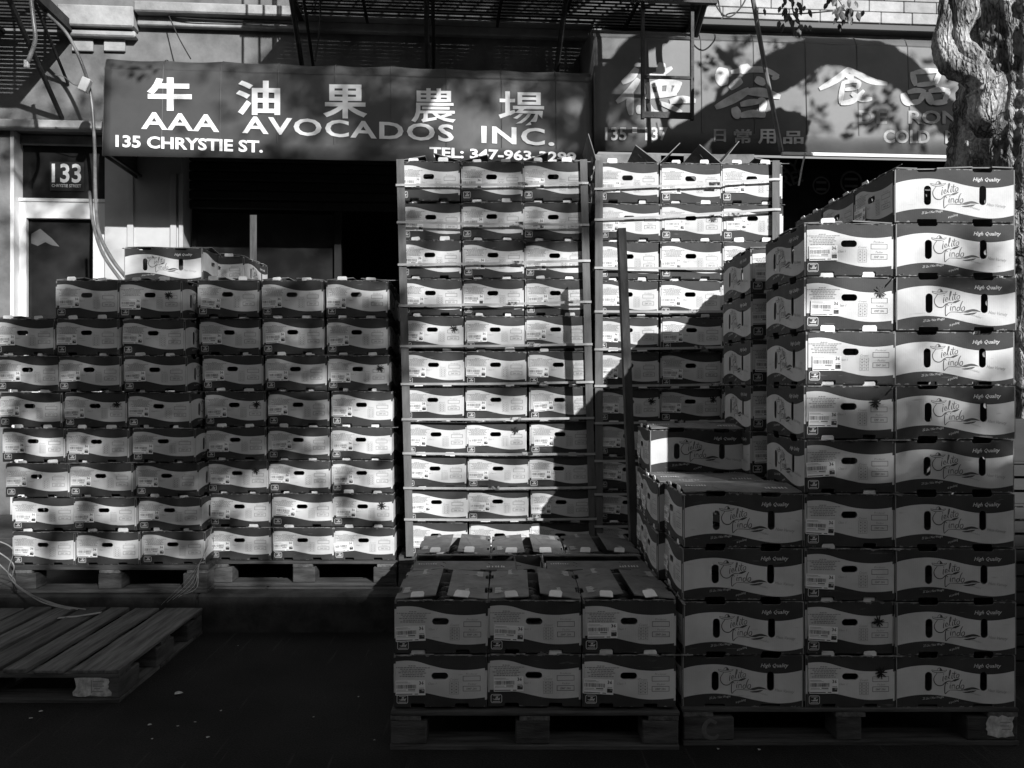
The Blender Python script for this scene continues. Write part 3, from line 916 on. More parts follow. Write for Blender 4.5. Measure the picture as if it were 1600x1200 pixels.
# ------------------------------------------------------------------ corner boards, straps
def corner_board(x, y, z0, z1, sx, sy, m, label, group, lean=(0, 0), w=.045):
    b = MB()
    t = .005
    b.box((0, 0, 0), (sx * w, sy * t, z1 - z0)) if sx * sy > 0 else b.box((min(0, sx * w), min(0, sy * t), 0), (max(0, sx * w), max(0, sy * t), z1 - z0))
    b.box((min(0, sx * t), min(sy * t * 1.02, sy * w), 0.001), (max(0, sx * t), max(sy * t * 1.02, sy * w), z1 - z0 - .001))
    o = b.build('corner_board', m)
    o.location = (x, y, z0)
    o.rotation_euler = (lean[0], lean[1], 0)
    return tag(o, label, 'corner board', group)
CB = 'corner boards of the strapped towers'
zb1 = EYE - 268 * 4.6 / F
def strap(xa, xb2, y, depth, za, zb_, label, group):
    b = MB()
    zc = (za + zb_) / 2
    e = .004
    b.ribbon([(xa - e, y + depth, za), (xa - e, y + .02, za), (xa - e, y - e, za), (xa + .03, y - e - .003, za), ((xa + xb2) / 2, y - e - .0035, zc - .004), (xb2 - .03, y - e - .003, zb_), (xb2 + e, y - e, zb_), (xb2 + e, y + .02, zb_), (xb2 + e, y + depth, zb_)], .0125, (0, 0, 1), .0012)
    o = b.build('plastic_strap', M['strap'])
    tag(o, label, 'strap', group)
    cx = xa + (xb2 - xa) * random.uniform(.45, .75)
    c = boxpart('crimp_seal', (cx - .03, y - e - .006, zc - .009), (cx + .03, y - e - .0045, zc + .009), M['ironrust'], o)
    return o
for nm, l_, r_, lean, ys, SY, gr in (
        ('under phone number', 619, 917, .0135, T_YS1, [(290, 287), (348, 352), (414, 408), (478, 472), (541, 538), (600, 597), (655, 653), (708, 709), (762, 761), (811, 810)], 'straps of the tower below the phone number'),
        ('behind leaning post', 930, 1218, .0, T_YS2, [(296, 281), (344, 328), (419, 419), (487, 486), (546, 540), (603, 598), (661, 655), (720, 716), (772, 768), (822, 818)], 'straps of the tower behind the post')):
    xl, xr = (l_ - CX) * 4.575 / F, (r_ - CX) * 4.575 / F
    zt_ = EYE - (ys[0] - CY) * 4.58 / F
    for s_, xx in ((1, xl), (-1, xr)):
        dx = lean * 1.0
        corner_board(xx + (.055 if lean else 0), 4.572, zb1, zt_ + .01, s_, 1, M['board'], '%s corner board of the strapped tower %s' % ('left' if s_ > 0 else 'right', nm), CB, lean=(0, -.0245 if lean else 0), w=.042 if s_ > 0 else .04)
    for k, (a, b2) in enumerate(SY):
        off = .055 * (1 - (600 - a + 268) / 616.) if lean else 0
        strap(xl + off, xr + off, 4.57, .3, EYE - (a - CY) * 4.58 / F, EYE - (b2 - CY) * 4.58 / F, 'white strap, %s, on the tower %s' % ('topmost of ten' if k == 0 else ('lowest of ten' if k == 9 else ORD[k] + ' from the top'), nm), gr)

# leaning post in front of the towers, plank behind the left stacks
pa, pb = P(973, 355, 4.105), P(985, 668, 4.115)
dirv = (pa - pb).normalized()
b = MB()
b.box((-.019, -.004, 0), (.019, .0, 2.12)); b.box((-.019, .0002, .002), (-.014, .07, 2.118))
o = b.build('cardboard_post', M['darkboard'])
base = pb + dirv * (-(pb.z - .001) / dirv.z)
o.location = base
o.rotation_euler = (0, math.atan2(dirv.x, dirv.z), 0)
o.scale = (1, 1, (pa - base).length / 2.12)
tag(o, 'tall brown post standing free between the towers and the stepped boxes', 'post')
pp = P(396, 336, 5.95)
b = MB(); b.box((-.024, -.004, .2), (.024, 0, pp.z)); b.box((-.003, -.0085, .2), (.003, -.0042, pp.z - .15))
o = b.build('cardboard_post', M['darkboard']); o.location = (pp.x, pp.y, 0)
tag(o, 'narrow upright post behind the loose boxes on the left stacks', 'post')

# bundles of cut strapping
M['oldstrap'] = mat('dirty_plastic_strap', .16, .28, 12, .4, .4)
def loose_strap(pts, label, group, w=.006, side=(.5, .3, .8)):
    b = MB(); b.ribbon(smooth_path(pts, 8), w, side, .0012)
    o = b.build('loose_strapping', M['oldstrap']); return tag(o, label, 'strap', group)
LS = 'cut strapping hanging off the left pallets'
for k in range(5):
    a, c = P(332 - k * 3, 822 + k * 14, 4.44), P(318 - k * 2, 868 + k * 4, 4.41)
    d, e = P(292 + k * 4, 905 + k * 3, 4.36), P(252 + k * 9, 945 - k * 4, 4.3)
    loose_strap([a, c, d, e], 'limp strap hanging between the two left pallets, %s of five from the left' % (('fifth', 'fourth', 'third', 'second', 'first')[k]), LS)
for k in range(3):
    loose_strap([P(-20, 840 + 12 * k, 4.4), P(20, 858 + 22 * k, 4.36), P(14 + 8 * k, 900 + 10 * k, 4.3), P(60 + 14 * k, 938 + 3 * k, 4.2), P(110 + 12 * k, 952, 4.12)], 'limp strap trailing from the left edge onto the empty pallet, %s of three' % ('top', 'middle', 'lowest')[k], LS)
b = MB(); b.ribbon([P(86, 966, 4.2), P(120, 963, 4.22), P(158, 957, 4.25)], .02, (0, 1, .1), .0015)
tag(b.build('loose_strapping', M['strap']), 'short white strap lying across the empty pallet boards', 'strap')

# avocados seen between the flaps of the low stack
bm = bmesh.new(); bmesh.ops.create_uvsphere(bm, u_segments=14, v_segments=10, radius=.034)
for v in bm.verts:
    t = max(0, v.co.z / .034); v.co.x *= 1 - .3 * t; v.co.y *= 1 - .3 * t; v.co.z *= 1.35
ME_AVO = bpy.data.meshes.new('avocado'); bm.to_mesh(ME_AVO); bm.free(); ME_AVO.materials.append(M['avocado'])
ME_AVO.polygons.foreach_set('use_smooth', [True] * len(ME_AVO.polygons))
zlow = EYE - (936 - CY) * FY / F
for c in range(3):
    for k in range(5):
        for row, y0 in ((0, FY + .04), (1, FY + .83)):
            o = link('avocado', ME_AVO)
            o.location = (fx0 + (c + .5) * .3435 + random.uniform(-.012, .012), y0 + .02 + k * .078, zlow - .06 + random.uniform(-.008, .006))
            o.rotation_euler = (R(random.uniform(60, 120)), random.uniform(-.5, .5), random.uniform(0, 6.3))
            tag(o, 'dark ripe avocado showing between the flaps of the %s %s low box' % (('front', 'rear')[row], ('left', 'middle', 'right')[c]), 'avocado', 'avocados in the %s %s low box' % (('front', 'rear')[row], ('left', 'middle', 'right')[c]))

# ------------------------------------------------------------------ the facade, turned 4.3 degrees to the stacks
PHI = math.atan(.075)
W0 = 7.46
cphi, sphi = math.cos(PHI), math.sin(PHI)
def FU(px, py, out=0.0):
    """photo pixel -> (u along the wall, z) on the plane `out` metres in front of the wall"""
    k = (px - CX) / F
    u = (k * (W0 - out * cphi) - out * sphi) / (cphi - k * sphi)
    Y = W0 + u * sphi - out * cphi
    return u, EYE - (py - CY) * Y / F
def FW(u, out, z):
    return Vector((u * cphi + out * sphi, W0 + u * sphi - out * cphi, z))

bld = empty('tenement_building', (0, W0, 0), PHI)
tag(bld, 'old street building with two shopfronts and a side door', 'building')
def fbox(name, u0, u1, o0, o1, z0, z1, m, parent=None, bev=0.0):
    return boxpart(name, (u0, -o1, z0), (u1, -o0, z1), m, parent or bld, bev)

uD0, zD = FU(22, 203)
uD1, _ = FU(160, 203)
uP1, _ = FU(284, 300)
uS2, _ = FU(932, 240)
ZL = zD                                                        # underside of the lintel over the door
fbox('wall', -9, uD0 - .03, -.35, 0, .19, ZL + .0, M['wall'])        # pier left of the door
fbox('wall', -9, uS2, -.35, 0, ZL + .0, 9.5, M['wall'])              # wall above
fbox('wall', uS2, 9, -.35, -.012, 3.75, 9.5, M['wall'])
fbox('shop_panel', uD1 + .02, uP1, -.3, .0, .19, ZL - .005, M['panelw'])
for px, w in ((205, .05), (272, .05), (284, .035)):
    u, _ = FU(px, 350)
    fbox('panel_batten', u - w / 2, u + w / 2, .002, .03, .19, 3.15, M['panelw'], None, .003)
# door with transom
d = -.13
fr = M['alu']
zb0 = FU(22, 316, d)[1]
zb1_ = FU(22, 331, d)[1]
ua, ub = FU(24, 400, d)[0], FU(168, 400, d)[0]
door = fbox('door', ua + .02, ub - .02, d - .03, d - .01, .2, zb1_ + .0, M['glass'])
for nm, a, b_, z0, z1 in (('door_stile', ua, ua + .11, .2, zb0), ('door_stile', ub - .11, ub, .2, zb0), ('door_rail', ua + .11, ub - .11, zb1_ - .06, zb0), ('door_rail', ua + .11, ub - .11, .2, .5), ('door_rail', ua + .11, ub - .11, 1.2, 1.27)):
    fbox(nm, a, b_, d - .005, d + .04, z0, z1, fr, door, .003)
fbox('door_handle', ub - .09, ub - .06, d + .045, d + .09, 1.05, 1.5, fr, door, .006)
fbox('jamb', uD0 - .03, uD0, -.34, .004, .19, ZL - .004, fr)
fbox('jamb', ua - .008 + 0, ua + .0, d - .03, d + .05, .2, ZL - .01, fr)
tr = fbox('transom_window', ua, ub, d - .04, d - .02, zb0 + .03, ZL - .06, M['glass'])
fbox('transom_bar', ua, ub, d - .02, d + .05, zb0 - .0, zb0 + .03, fr, tr, .003)
fbox('transom_head', ua, ub, d - .02, d + .03, ZL - .09, ZL - .012, M['stone'], tr, .003)
fbox('lintel', uD0 - .2, uD1 + .05, .002, .11, ZL - .01, FU(22, 186, .1)[1], M['stone'], None, .01)
# house number on the transom
cu_, cz = FU(103, 275, d)
hb = FU(130, 253, d)
nb_ = fbox('number_plate', FU(77, 275, d)[0], hb[0], d - .019, d - .012, FU(77, 297, d)[1], hb[1], M['gate'], tr)
b = MB()
vs, fs, w = text2d('133', .21, .02, 0, 1.0, 3, 'CENTER')
s_ = (FU(126, 270, d)[0] - FU(80, 270, d)[0]) / w
b.tris([(x * s_, y * s_ * 1.15) for x, y in vs], fs, lambda x, y: (cu_ + x, -(d - .010), FU(103, 284, d)[1] + y))
vs, fs, w = text2d('CHRYSTIE STREET', .05, .015, 0, 1.0, 2, 'CENTER')
s_ = (FU(126, 270, d)[0] - FU(80, 270, d)[0]) / w
b.tris([(x * s_, y * s_ * 1.2) for x, y in vs], fs, lambda x, y: (cu_ + x, -(d - .010), FU(103, 292, d)[1] + y))
b.build('number_lettering', M['white'], nb_)
# fish-shaped pale poster inside the door glass
b = MB()
fish = [(48, 365), (62, 357), (80, 372), (92, 385), (80, 383), (70, 378), (58, 384), (48, 380)]
b.panel([[FU(px, py, d)[::1] for px, py in fish][::-1]], lambda p, q, dd: (p, -(d - .009) + dd, q), .001, (0, 0, 0))
b.build('paper_cutout', M['poster'], door)
# shop interior (first shop) behind an open front
u0, u1 = uP1, uS2
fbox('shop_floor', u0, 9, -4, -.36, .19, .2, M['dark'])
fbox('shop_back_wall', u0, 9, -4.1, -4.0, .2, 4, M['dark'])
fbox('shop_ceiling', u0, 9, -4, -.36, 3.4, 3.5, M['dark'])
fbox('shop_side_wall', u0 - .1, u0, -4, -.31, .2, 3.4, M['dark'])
zg = FU(400, 322)[1]
nsl = 9
for k in range(nsl):                                           # partly lowered shutter
    za, zb_ = zg + k * .085, zg + (k + 1) * .085 - .008
    fbox('shutter_slat', u0 + .02, u1 - .02, -.17, -.14 + (k % 2) * .004, za, zb_, M['gate'], None, .01)
um = FU(528, 350, -.2)[0]
fbox('shop_mullion', um - .03, um + .03, -.26, -.18, .2, zg, M['dark'])
fbox('shop_window', u0 + .02, um - .04, -.24, -.23, .9, zg - .02, M['glass'])
fbox('shop_sill', u0 + .02, um - .04, -.28, -.18, .2, .9, M['gate'])
um2 = FU(905, 350, -.2)[0]
fbox('shop_mullion', um2 - .12, u1 + .02, -.3, -.02, .2, 3.3, M['gate'])
# second shop: dark glazed front with round window stickers
fbox('shop_window', u1 + .03, 6.2, -.12, -.1, .8, 3.3, M['glass'])
fbox('shop_sill', u1 + .03, 6.2, -.2, -.08, .2, .8, M['gate'])
b = MB()
for px, py, rr_ in ((1283, 290, .085), (1330, 285, .11)):
    u, z = FU(px, py, -.1)
    o_ = [(u + math.cos(a * .2618) * rr_, z + math.sin(a * .2618) * rr_) for a in range(24)]
    i_ = [(u + math.cos(a * .2618) * rr_ * .82, z + math.sin(a * .2618) * rr_ * .82) for a in range(24)]
    for j in range(24):
        b.poly([(o_[j][0], .097, o_[j][1]), (o_[(j + 1) % 24][0], .097, o_[(j + 1) % 24][1]), (i_[(j + 1) % 24][0], .097, i_[(j + 1) % 24][1]), (i_[j][0], .097, i_[j][1])])
    for zz in (.03, -.035):
        b.poly([(u - rr_ * .6, .097, z + zz - .012), (u + rr_ * .6, .097, z + zz - .012), (u + rr_ * .6, .097, z + zz + .012), (u - rr_ * .6, .097, z + zz + .012)])
for s, px, py in (('PLAY', 1224, 277), ('HERE!', 1224, 294)):
    vs, fs, w = text2d(s, .16, .02, 0, 1.0, 2, 'CENTER')
    u, z = FU(px, py, -.1)
    b.tris([(x * .985 - y * .35, y + x * .35) for x, y in vs], fs, lambda x, y: (u + x, .097, z + y))
b.build('window_stickers', M['poster'], bld)

# mouldings of the upper facade
def ledge(px0, px1, py0, py1, out0, out1, m, name='moulding', bev=.012):
    a, z1 = FU(px0, py0, out1)
    c, z0 = FU(px1, py1, out1)
    z0 = FU(px0, py1, out1)[1]
    return fbox(name, a, c, out0, out1, z0, z1, m, None, bev)
ledge(88, 208, 5, 38, .002, .14, M['stone'])
ledge(98, 211, 44, 54, .002, .09, M['stone'])
for a, c in ((112, 145), (162, 195)):
    ledge(a, c, 58, 79, .002, .03, M['stone'], 'panel_block', .004)
u_, z_ = FU(212, 16, .1)
fbox('moulding', u_, uS2 - .05, .002, .16, z_ - .03, z_ + .06, M['stone'], None, .012)
fbox('moulding', u_, uS2 - .05, .002, .07, FU(212, 36, .1)[1], z_ - .031, M['stone'], None, .008)
fbox('gutter_flashing', uS2 + .1, 9, -.01, .12, FU(1200, 40, .1)[1] - .02, FU(1200, 33, .1)[1], M['gate'], None, .008)
# pale stone blocks above the second awning
uB0 = FU(1105, 20)[0]
zB = FU(1300, 34)[1]
for r in range(6):
    z0 = zB + r * .105
    u = uB0 + (.0 if r % 2 else -.16)
    while u < 6.5:
        w = random.uniform(.28, .34)
        fbox('stone_block', u + .003, u + w - .004, -.01, .0 + random.uniform(.0, .006), z0 + .003, z0 + .102, M['block'], None, .004)
        u += w

# ------------------------------------------------------------------ awnings
def awning(name, px0, px1, zt, zbm, out, m, label, seams, seam_px):
    u0 = FU(px0, 240, out)[0]
    u1 = FU(px1, 240, out)[0]
    root = empty(name, FW((u0 + u1) / 2, 0, zbm), PHI)
    tag(root, label, 'awning', 'shop awnings')
    hw = (u1 - u0) / 2
    H = zt - zbm
    prof = [(.0, H + .05), (out * .7, H + .03), (out * .84, H + .012), (out * .90, H - .025), (out * .93, H - .08), (out * .945, H - .16), (out, 0.0)]
    pr_ = smooth_path([(a, c, 0) for a, c in prof], 4)
    b = MB()
    nx = int((u1 - u0) / .06)
    idx = []
    rr_ = random.Random(px0)
    for i in range(nx + 1):
        x = -hw + 2 * hw * i / nx
        col = []
        ph = (x + hw) / .445
        for j, p_ in enumerate(pr_):
            t = j / (len(pr_) - 1)
            sag = .014 * abs(math.sin(math.pi * ph)) * (1 - t) * seams - .006 * noise.noise(Vector((x * 1.6, t * 3, px0)))
            col.append(len(b.v))
            b.v.append((x, -p_.x + sag - .004 * noise.noise(Vector((x * 5, t * 6, 3))), p_.y - sag * .8 + (0.004 * noise.noise(Vector((x * 2.3, 7.1, px0))) if t > .97 else 0)))
        idx.append(col)
    for i in range(nx):
        for j in range(len(pr_) - 1):
            b.f.append((idx[i][j], idx[i][j + 1], idx[i + 1][j + 1], idx[i + 1][j])); b.m.append(0); b.uv.append(None)
    for s in (0, nx):                                          # end cheeks
        loop = [b.v[k] for k in idx[s]] + [(b.v[idx[s][0]][0], 0, 0)]
        b.poly(loop)
    nseam = int((2 * hw) / .445)
    for k in range(1, nseam + 1):
        xs = -hw + k * .445
        if xs > hw - .1: break
        q = MB(); q.tube([(xs, -p_.x - .002, p_.y + .001) for p_ in pr_[4:-1]], .004, 5)
        q.build('seam', m, root)
    o = b.build('canopy', m, root, True)
    sd = o.modifiers.new('thickness', 'SOLIDIFY'); sd.thickness = .004; sd.offset = -1
    boxpart('frame_tube', (-hw + .01, -out + .04, .012), (hw - .01, -out + .068, .04), M['gate'], root, .004)
    for s in (-1, 1):
        boxpart('frame_arm', (s * (hw - .03) - .012, -out + .07, .014), (s * (hw - .03) + .012, -.0, .036), M['gate'], root, .003)
    # slanted plane of the lettering
    def on(px, py, lift=.006):
        """photo pixel -> point on the slanted front of this awning (local)"""
        k = .97
        for _ in range(8):
            u, z = FU(px, py, out * k)
            zz = z - zbm
            k = 1 - .055 * max(-.2, min(1.1, zz / (H - .16)))
        return (u - (u0 + u1) / 2, -(out * k) - lift, zz)
    return root, on

def letter(on, parent, s, px0, px1, pyb, h_px, m, bold, name, slope_px=0.033, shear=0.0, res=3, space=1.0):
    full = text2d(s, 1.0, bold, shear, 1.0, res, 'LEFT', space)[2]
    sx = (px1 - px0) / full
    pos = 0
    for wd in s.split():
        i = s.index(wd, pos)
        pos = i + len(wd)
        pre = full if False else text2d(s[:pos], 1.0, bold, shear, 1.0, res, 'LEFT', space)[2] - text2d(wd, 1.0, bold, shear, 1.0, res, 'LEFT', space)[2]
        a = px0 + pre * sx
        w = text2d(wd, 1.0, bold, shear, 1.0, res, 'LEFT', space)[2] * sx
        letter1(on, parent, wd, a, a + w, pyb + (a - px0) * slope_px, h_px, m, bold, name, slope_px, shear, res, space)

def letter1(on, parent, s, px0, px1, pyb, h_px, m, bold, name, slope_px=0.033, shear=0.0, res=3, space=1.0):
    vs, fs, w = text2d(s, 1.0, bold, shear, 1.0, res, 'LEFT', space)
    ymax = max(y for x, y in vs); ymin = min(y for x, y in vs)
    b = MB()
    sx = (px1 - px0) / w
    sy = h_px / (ymax - min(0, ymin) * 0)
    b.tris(vs, fs, lambda x, y: on(px0 + x * sx, pyb + x * sx * slope_px - y * sy))
    o = b.build(name, m, parent)
    sd = o.modifiers.new('thickness', 'SOLIDIFY'); sd.thickness = .0015; sd.offset = 0
    return o

a1, on1 = awning('shop_awning', 160, 926, 3.885, 3.10, .75, M['awn1'], 'dark awning with avocado shop name in white letters', 1.0, None)
for ch, x0, x1, yb, h, bd in (('牛', 230, 300, 167, 46, .036), ('油', 369, 438, 174, 48, .026), ('果', 505, 574, 179, 47, .022), ('農', 643, 712, 186, 48, .010), ('場', 779, 850, 190, 47, .013)):
    letter(on1, a1, ch, x0, x1, yb, h, M['white'], bd, 'chinese_character', .012)
letter(on1, a1, 'AAA  AVOCADOS  INC.', 221, 866, 201, 26, M['white'], .022, 'shop_name_lettering', .041, space=1.1)
letter(on1, a1, '135 CHRYSTIE ST.', 181, 411, 229, 18, M['white'], .03, 'address_lettering', .04)
letter(on1, a1, 'TEL: 347-963-3299', 671, 900, 245, 15, M['white'], .03, 'phone_lettering', .036)

a2, on2 = awning('shop_awning', 930, 1900, 4.24, 3.215, .75, M['awn2'], 'faded awning with worn brush characters behind the tree', .25, None)
BRUSH = {   # worn brush-written characters, strokes (points, width) in photo-zoom units
    'a': ((3.636, 680), [([(1145, 388), (1115, 435), (1060, 472)], 46), ([(1155, 448), (1100, 525), (1030, 582)], 42), ([(1112, 528), (1106, 590), (1112, 655)], 44),
          ([(1288, 358), (1282, 400), (1290, 452)], 56), ([(1195, 440), (1290, 415), (1345, 385)], 34), ([(1195, 490), (1300, 468), (1400, 478)], 40), ([(1210, 470), (1222, 545), (1230, 560)], 40), ([(1275, 475), (1270, 540)], 30), ([(1330, 470), (1320, 545)], 30), ([(1385, 478), (1350, 540)], 36), ([(1190, 552), (1280, 540), (1370, 535)], 36),
          ([(1165, 600), (1160, 650)], 50), ([(1208, 590), (1240, 640), (1320, 655), (1440, 652)], 34), ([(1330, 580), (1400, 568), (1478, 576)], 44), ([(1270, 585), (1340, 612), (1400, 640)], 30)]),
    'b': ((3.81, 1080), [([(312, 384), (322, 440)], 72), ([(190, 405), (182, 460), (195, 510)], 84), ([(235, 432), (340, 416), (440, 420), (520, 456)], 38), ([(520, 456), (478, 470)], 30), ([(300, 478), (262, 500), (228, 530)], 50), ([(380, 470), (440, 500)], 50),
          ([(345, 535), (250, 590), (142, 642)], 54), ([(330, 548), (420, 552), (528, 580)], 54), ([(255, 640), (270, 680), (290, 696)], 58), ([(290, 690), (370, 678), (440, 690)], 46), ([(395, 605), (425, 612), (415, 680)], 50), ([(290, 625), (350, 612), (410, 606)], 40)]),
    'c': ((3.81, 1080), [([(940, 408), (870, 470), (762, 532)], 42), ([(930, 412), (1010, 455), (1080, 486), (1166, 500)], 42), ([(918, 452), (966, 462)], 34), ([(905, 488), (892, 560), (886, 618)], 32), ([(900, 496), (960, 482), (1004, 490)], 28), ([(1002, 488), (985, 532)], 28), ([(910, 536), (984, 528)], 24), ([(886, 618), (960, 602), (1026, 540)], 34), ([(950, 556), (1010, 592), (1074, 590)], 36)]),
    'd': ((3.81, 1080), [([(1314, 428), (1322, 470), (1334, 512)], 36), ([(1325, 434), (1400, 424), (1486, 424)], 34), ([(1480, 424), (1462, 470), (1444, 510)], 34), ([(1340, 508), (1450, 498)], 30), ([(1258, 556), (1275, 600), (1306, 622)], 50), ([(1285, 552), (1340, 540), (1394, 546)], 32), ([(1390, 546), (1356, 606)], 36), ([(1300, 616), (1366, 604)], 34), ([(1404, 550), (1415, 590), (1436, 622)], 46), ([(1410, 546), (1470, 536), (1536, 540)], 32), ([(1530, 540), (1500, 612)], 34), ([(1436, 616), (1520, 608)], 34)])}
for key, ((sc_, ox), strokes) in BRUSH.items():
    b = MB()
    for k, (pts, w) in enumerate(strokes):
        stroke(b, [(x, y) for x, y in pts], w, lambda x, y: on2(ox + x / sc_, y / sc_, .006 + .0004 * k), 0, 5)
    o = b.build('chinese_character', M['faded'], a2)
    sd = o.modifiers.new('thickness', 'SOLIDIFY'); sd.thickness = .0003; sd.offset = 0
for ch, x0, x1, yb, h in (('日', 1115, 1134, 220, 18), ('常', 1146, 1174, 222, 20), ('用', 1184, 1212, 222, 20), ('品', 1223, 1255, 223, 18)):
    letter(on2, a2, ch, x0, x1, yb, h, M['faded'] if x0 > 1180 else M['fadedsoft'], .025, 'chinese_character', 0.0)
letter(on2, a2, '135 - 137', 945, 1043, 219, 20, M['faded'], .02, 'address_lettering', 0)
letter(on2, a2, 'DE   RONG', 1341, 1525, 193, 20, M['fadedsoft'], .025, 'shop_name_lettering', 0.0)
letter(on2, a2, 'COLD   B', 1380, 1490, 223, 20, M['fadedsoft'], .025, 'cold_lettering', .01)
# bright rail along the bottom of the second awning
ra, rb = FU(1220, 238, .76), FU(1700, 240, .76)
rail = boxpart('awning_rail', (ra[0] - (FU(930, 240, .75)[0] + FU(1900, 240, .75)[0]) / 2, -.79, -.012), (rb[0] - (FU(930, 240, .75)[0] + FU(1900, 240, .75)[0]) / 2, -.758, .016), M['alu'], a2, .003)

# ------------------------------------------------------------------ fire escapes
def fire_escape(label, u0, u1, z, depth, slats, parent_ladder=None, brackets=()):
    root = empty('fire_escape', FW(0, 0, 0), PHI)
    tag(root, label, 'fire escape', 'fire escapes')
    n = slats
    for k in range(n):
        o_ = .05 + (depth - .08) * k / (n - 1)
        boxpart('floor_slat', (u0, -o_ - .018, z), (u1, -o_ + .018, z + .012), M['iron'], root)
    nb = max(2, int((u1 - u0) / .55) + 1)
    for k in range(nb):
        u = u0 + (u1 - u0) * k / (nb - 1)
        boxpart('cross_bar', (u - .012, -depth, z - .03), (u + .012, -.0, z - .001), M['iron'], root)
    boxpart('edge_bar', (u0 - .02, -depth - .03, z - .04), (u1 + .02, -depth - .005, z + .06), M['iron'], root)
    for u in (u0, u1):
        boxpart('edge_bar', (u - .02, -depth, z - .035), (u + .02, 0, z + .055), M['iron'], root)
    for u in brackets:
        q = MB(); q.tube([(u, -depth + .05, z - .03), (u, -.02, z - .75)], .022, 6); q.build('bracket', M['iron'], root)
        q = MB(); q.tube([(u + .05, -depth * .55, z - .03), (u + .05, -.02, z - .45)], .014, 6); q.build('bracket', M['iron'], root)
    m = int((u1 - u0) / .14)
    for k in range(m + 1):
        u = u0 + (u1 - u0) * k / m
        boxpart('baluster', (u - .008, -depth - .025, z + .06), (u + .008, -depth - .01, z + .95), M['iron'], root)
    for zz in (.5, .95):
        boxpart('rail', (u0 - .02, -depth - .035, z + zz), (u1 + .02, -depth, z + zz + .03), M['iron'], root)
    for u in (u0, u1):
        for oo in (.5,):
            boxpart('baluster', (u - .008, -depth * oo - .008, z + .055), (u + .008, -depth * oo + .008, z + .95), M['iron'], root)
        boxpart('rail', (u - .015, -depth, z + .95), (u + .015, 0, z + .98), M['iron'], root)
    return root
zf = 4.52
uf0, uf1 = FU(470, 40, .1)[0], FU(1120, 40, .9)[0]
fe = fire_escape('black iron fire escape above the avocado awning with hanging ladder', uf0, uf1, zf, 1.15, 19, brackets=(uf0 + .05, uf0 + 1.1, uf0 + 2.2, uf1 - .1))
fe2 = fire_escape('black iron fire escape at the top left corner over the door', -7.2, FU(108, 50, .1)[0], 4.36, 1.1, 17, brackets=(FU(90, 100, .1)[0], FU(10, 100, .1)[0] - .4))
# flaking end post and drop ladder
for px in (984, 1107):
    u = FU(px, 30, 1.16)[0]
    boxpart('end_post', (u - .022, -1.21, zf - .12), (u + .022, -1.17, zf + .95), M['ironrust'], fe, .003)
lo = 1.22
lu0, lu1 = FU(1004, 100, lo)[0], FU(1081, 100, lo)[0]
zl0, zl1 = FU(1004, 186, lo)[1], zf + .9
ld = boxpart('ladder_rail', (lu0 - .012, -lo - .02, zl0), (lu0 + .012, -lo + .012, zl1), M['iron'], fe)
boxpart('ladder_rail', (lu1 - .012, -lo - .02, zl0), (lu1 + .012, -lo + .012, zl1), M['iron'], fe)
for k in range(6):
    zz = zl0 + .01 + k * .3
    boxpart('ladder_rung', (lu0 - .012, -lo - .012, zz), (lu1 + .012, -lo + .01, zz + (.045 if k == 0 else .02)), M['iron'], fe)
q = MB()
for u in (lu0 - .14, lu1 + .14):
    q = MB(); q.ribbon(smooth_path([(u, -lo + .2, zf + .02), (u, -lo - .02, zf - .02), (u, -lo - .08, zf - .14), (u, -lo - .06, zf - .3)], 5), .05, (1, 0, 0), .012)
    q.build('ladder_hook', M['iron'], fe)
boxpart('ladder_guide', (lu0 - .17, -lo - .09, zf - .33), (lu1 + .17, -lo - .05, zf - .29), M['iron'], fe)
# thin steel rod in front of the second awning, and its drooping wire
q = MB(); q.tube([P(1166, -60, 5.9), P(1196, 110, 5.95), P(1221, 236, 6.05)], .017, 8)
tag(q.build('steel_rod', M['cable']), 'thin slanting steel rod in front of the faded awning', 'rod')
q = MB(); q.tube(smooth_path([P(1258, 240, 6.1), P(1253, 262, 6.1), P(1248, 290, 6.1)], 4), .007, 6)
tag(q.build('hanging_wire', M['strap']), 'short pale wire hanging below the awning rail', 'wire')

# cable with white junction box beside the door
q = MB(); q.tube(smooth_path([P(30, -30, 6.6), P(70, 18, 6.7), (P(104, 52, 6.7)), P(128, 100, 6.7), P(142, 150, 6.75), P(148, 230, 6.7), P(149, 300, 6.5), P(154, 360, 6.2), P(172, 400, 5.9), P(196, 432, 5.75), P(230, 470, 5.7)], 8), .0135, 8)
tag(q.build('hanging_cable', M['cable'], None, True), 'thick grey cable hanging from the fire escape past the door', 'cable')
q = MB(); q.tube(smooth_path([P(140, 300, 6.6), P(146, 350, 6.3), P(160, 395, 6.0), P(186, 434, 5.8), P(215, 470, 5.75)], 8), .012, 8)
tag(q.build('hanging_cable', M['cable'], None, True), 'thinner cable behind the thick one beside the door', 'cable')
jb = boxpart('junction_box', (-.035, -.03, -.055), (.035, .03, .055), M['alu'], None, .006)
jb.location = P(133, 133, 6.68); jb.rotation_euler = (0, R(22), PHI)
tag(jb, 'small white box clipped to the hanging cable', 'junction box')
q = MB(); q.tube(smooth_path([P(86, 117, 6.6), P(100, 120, 6.6), P(115, 132, 6.65), P(128, 133, 6.66)], 5), .004, 5)
q.build('wire', M['cable'], None); tag(bpy.data.objects['wire'], 'hair-thin wire running into the white box', 'wire')
q = MB(); q.tube(smooth_path([P(46, -20, 6.2), P(52, 30, 6.2), P(55, 62, 6.2), P(47, 88, 6.2), P(42, 98, 6.2)], 6), .016, 8)
pc = q.build('power_cord', M['cable'], None, True); tag(pc, 'short cord with a plug dangling under the corner fire escape', 'cord')
pl_ = P(42, 98, 6.2)
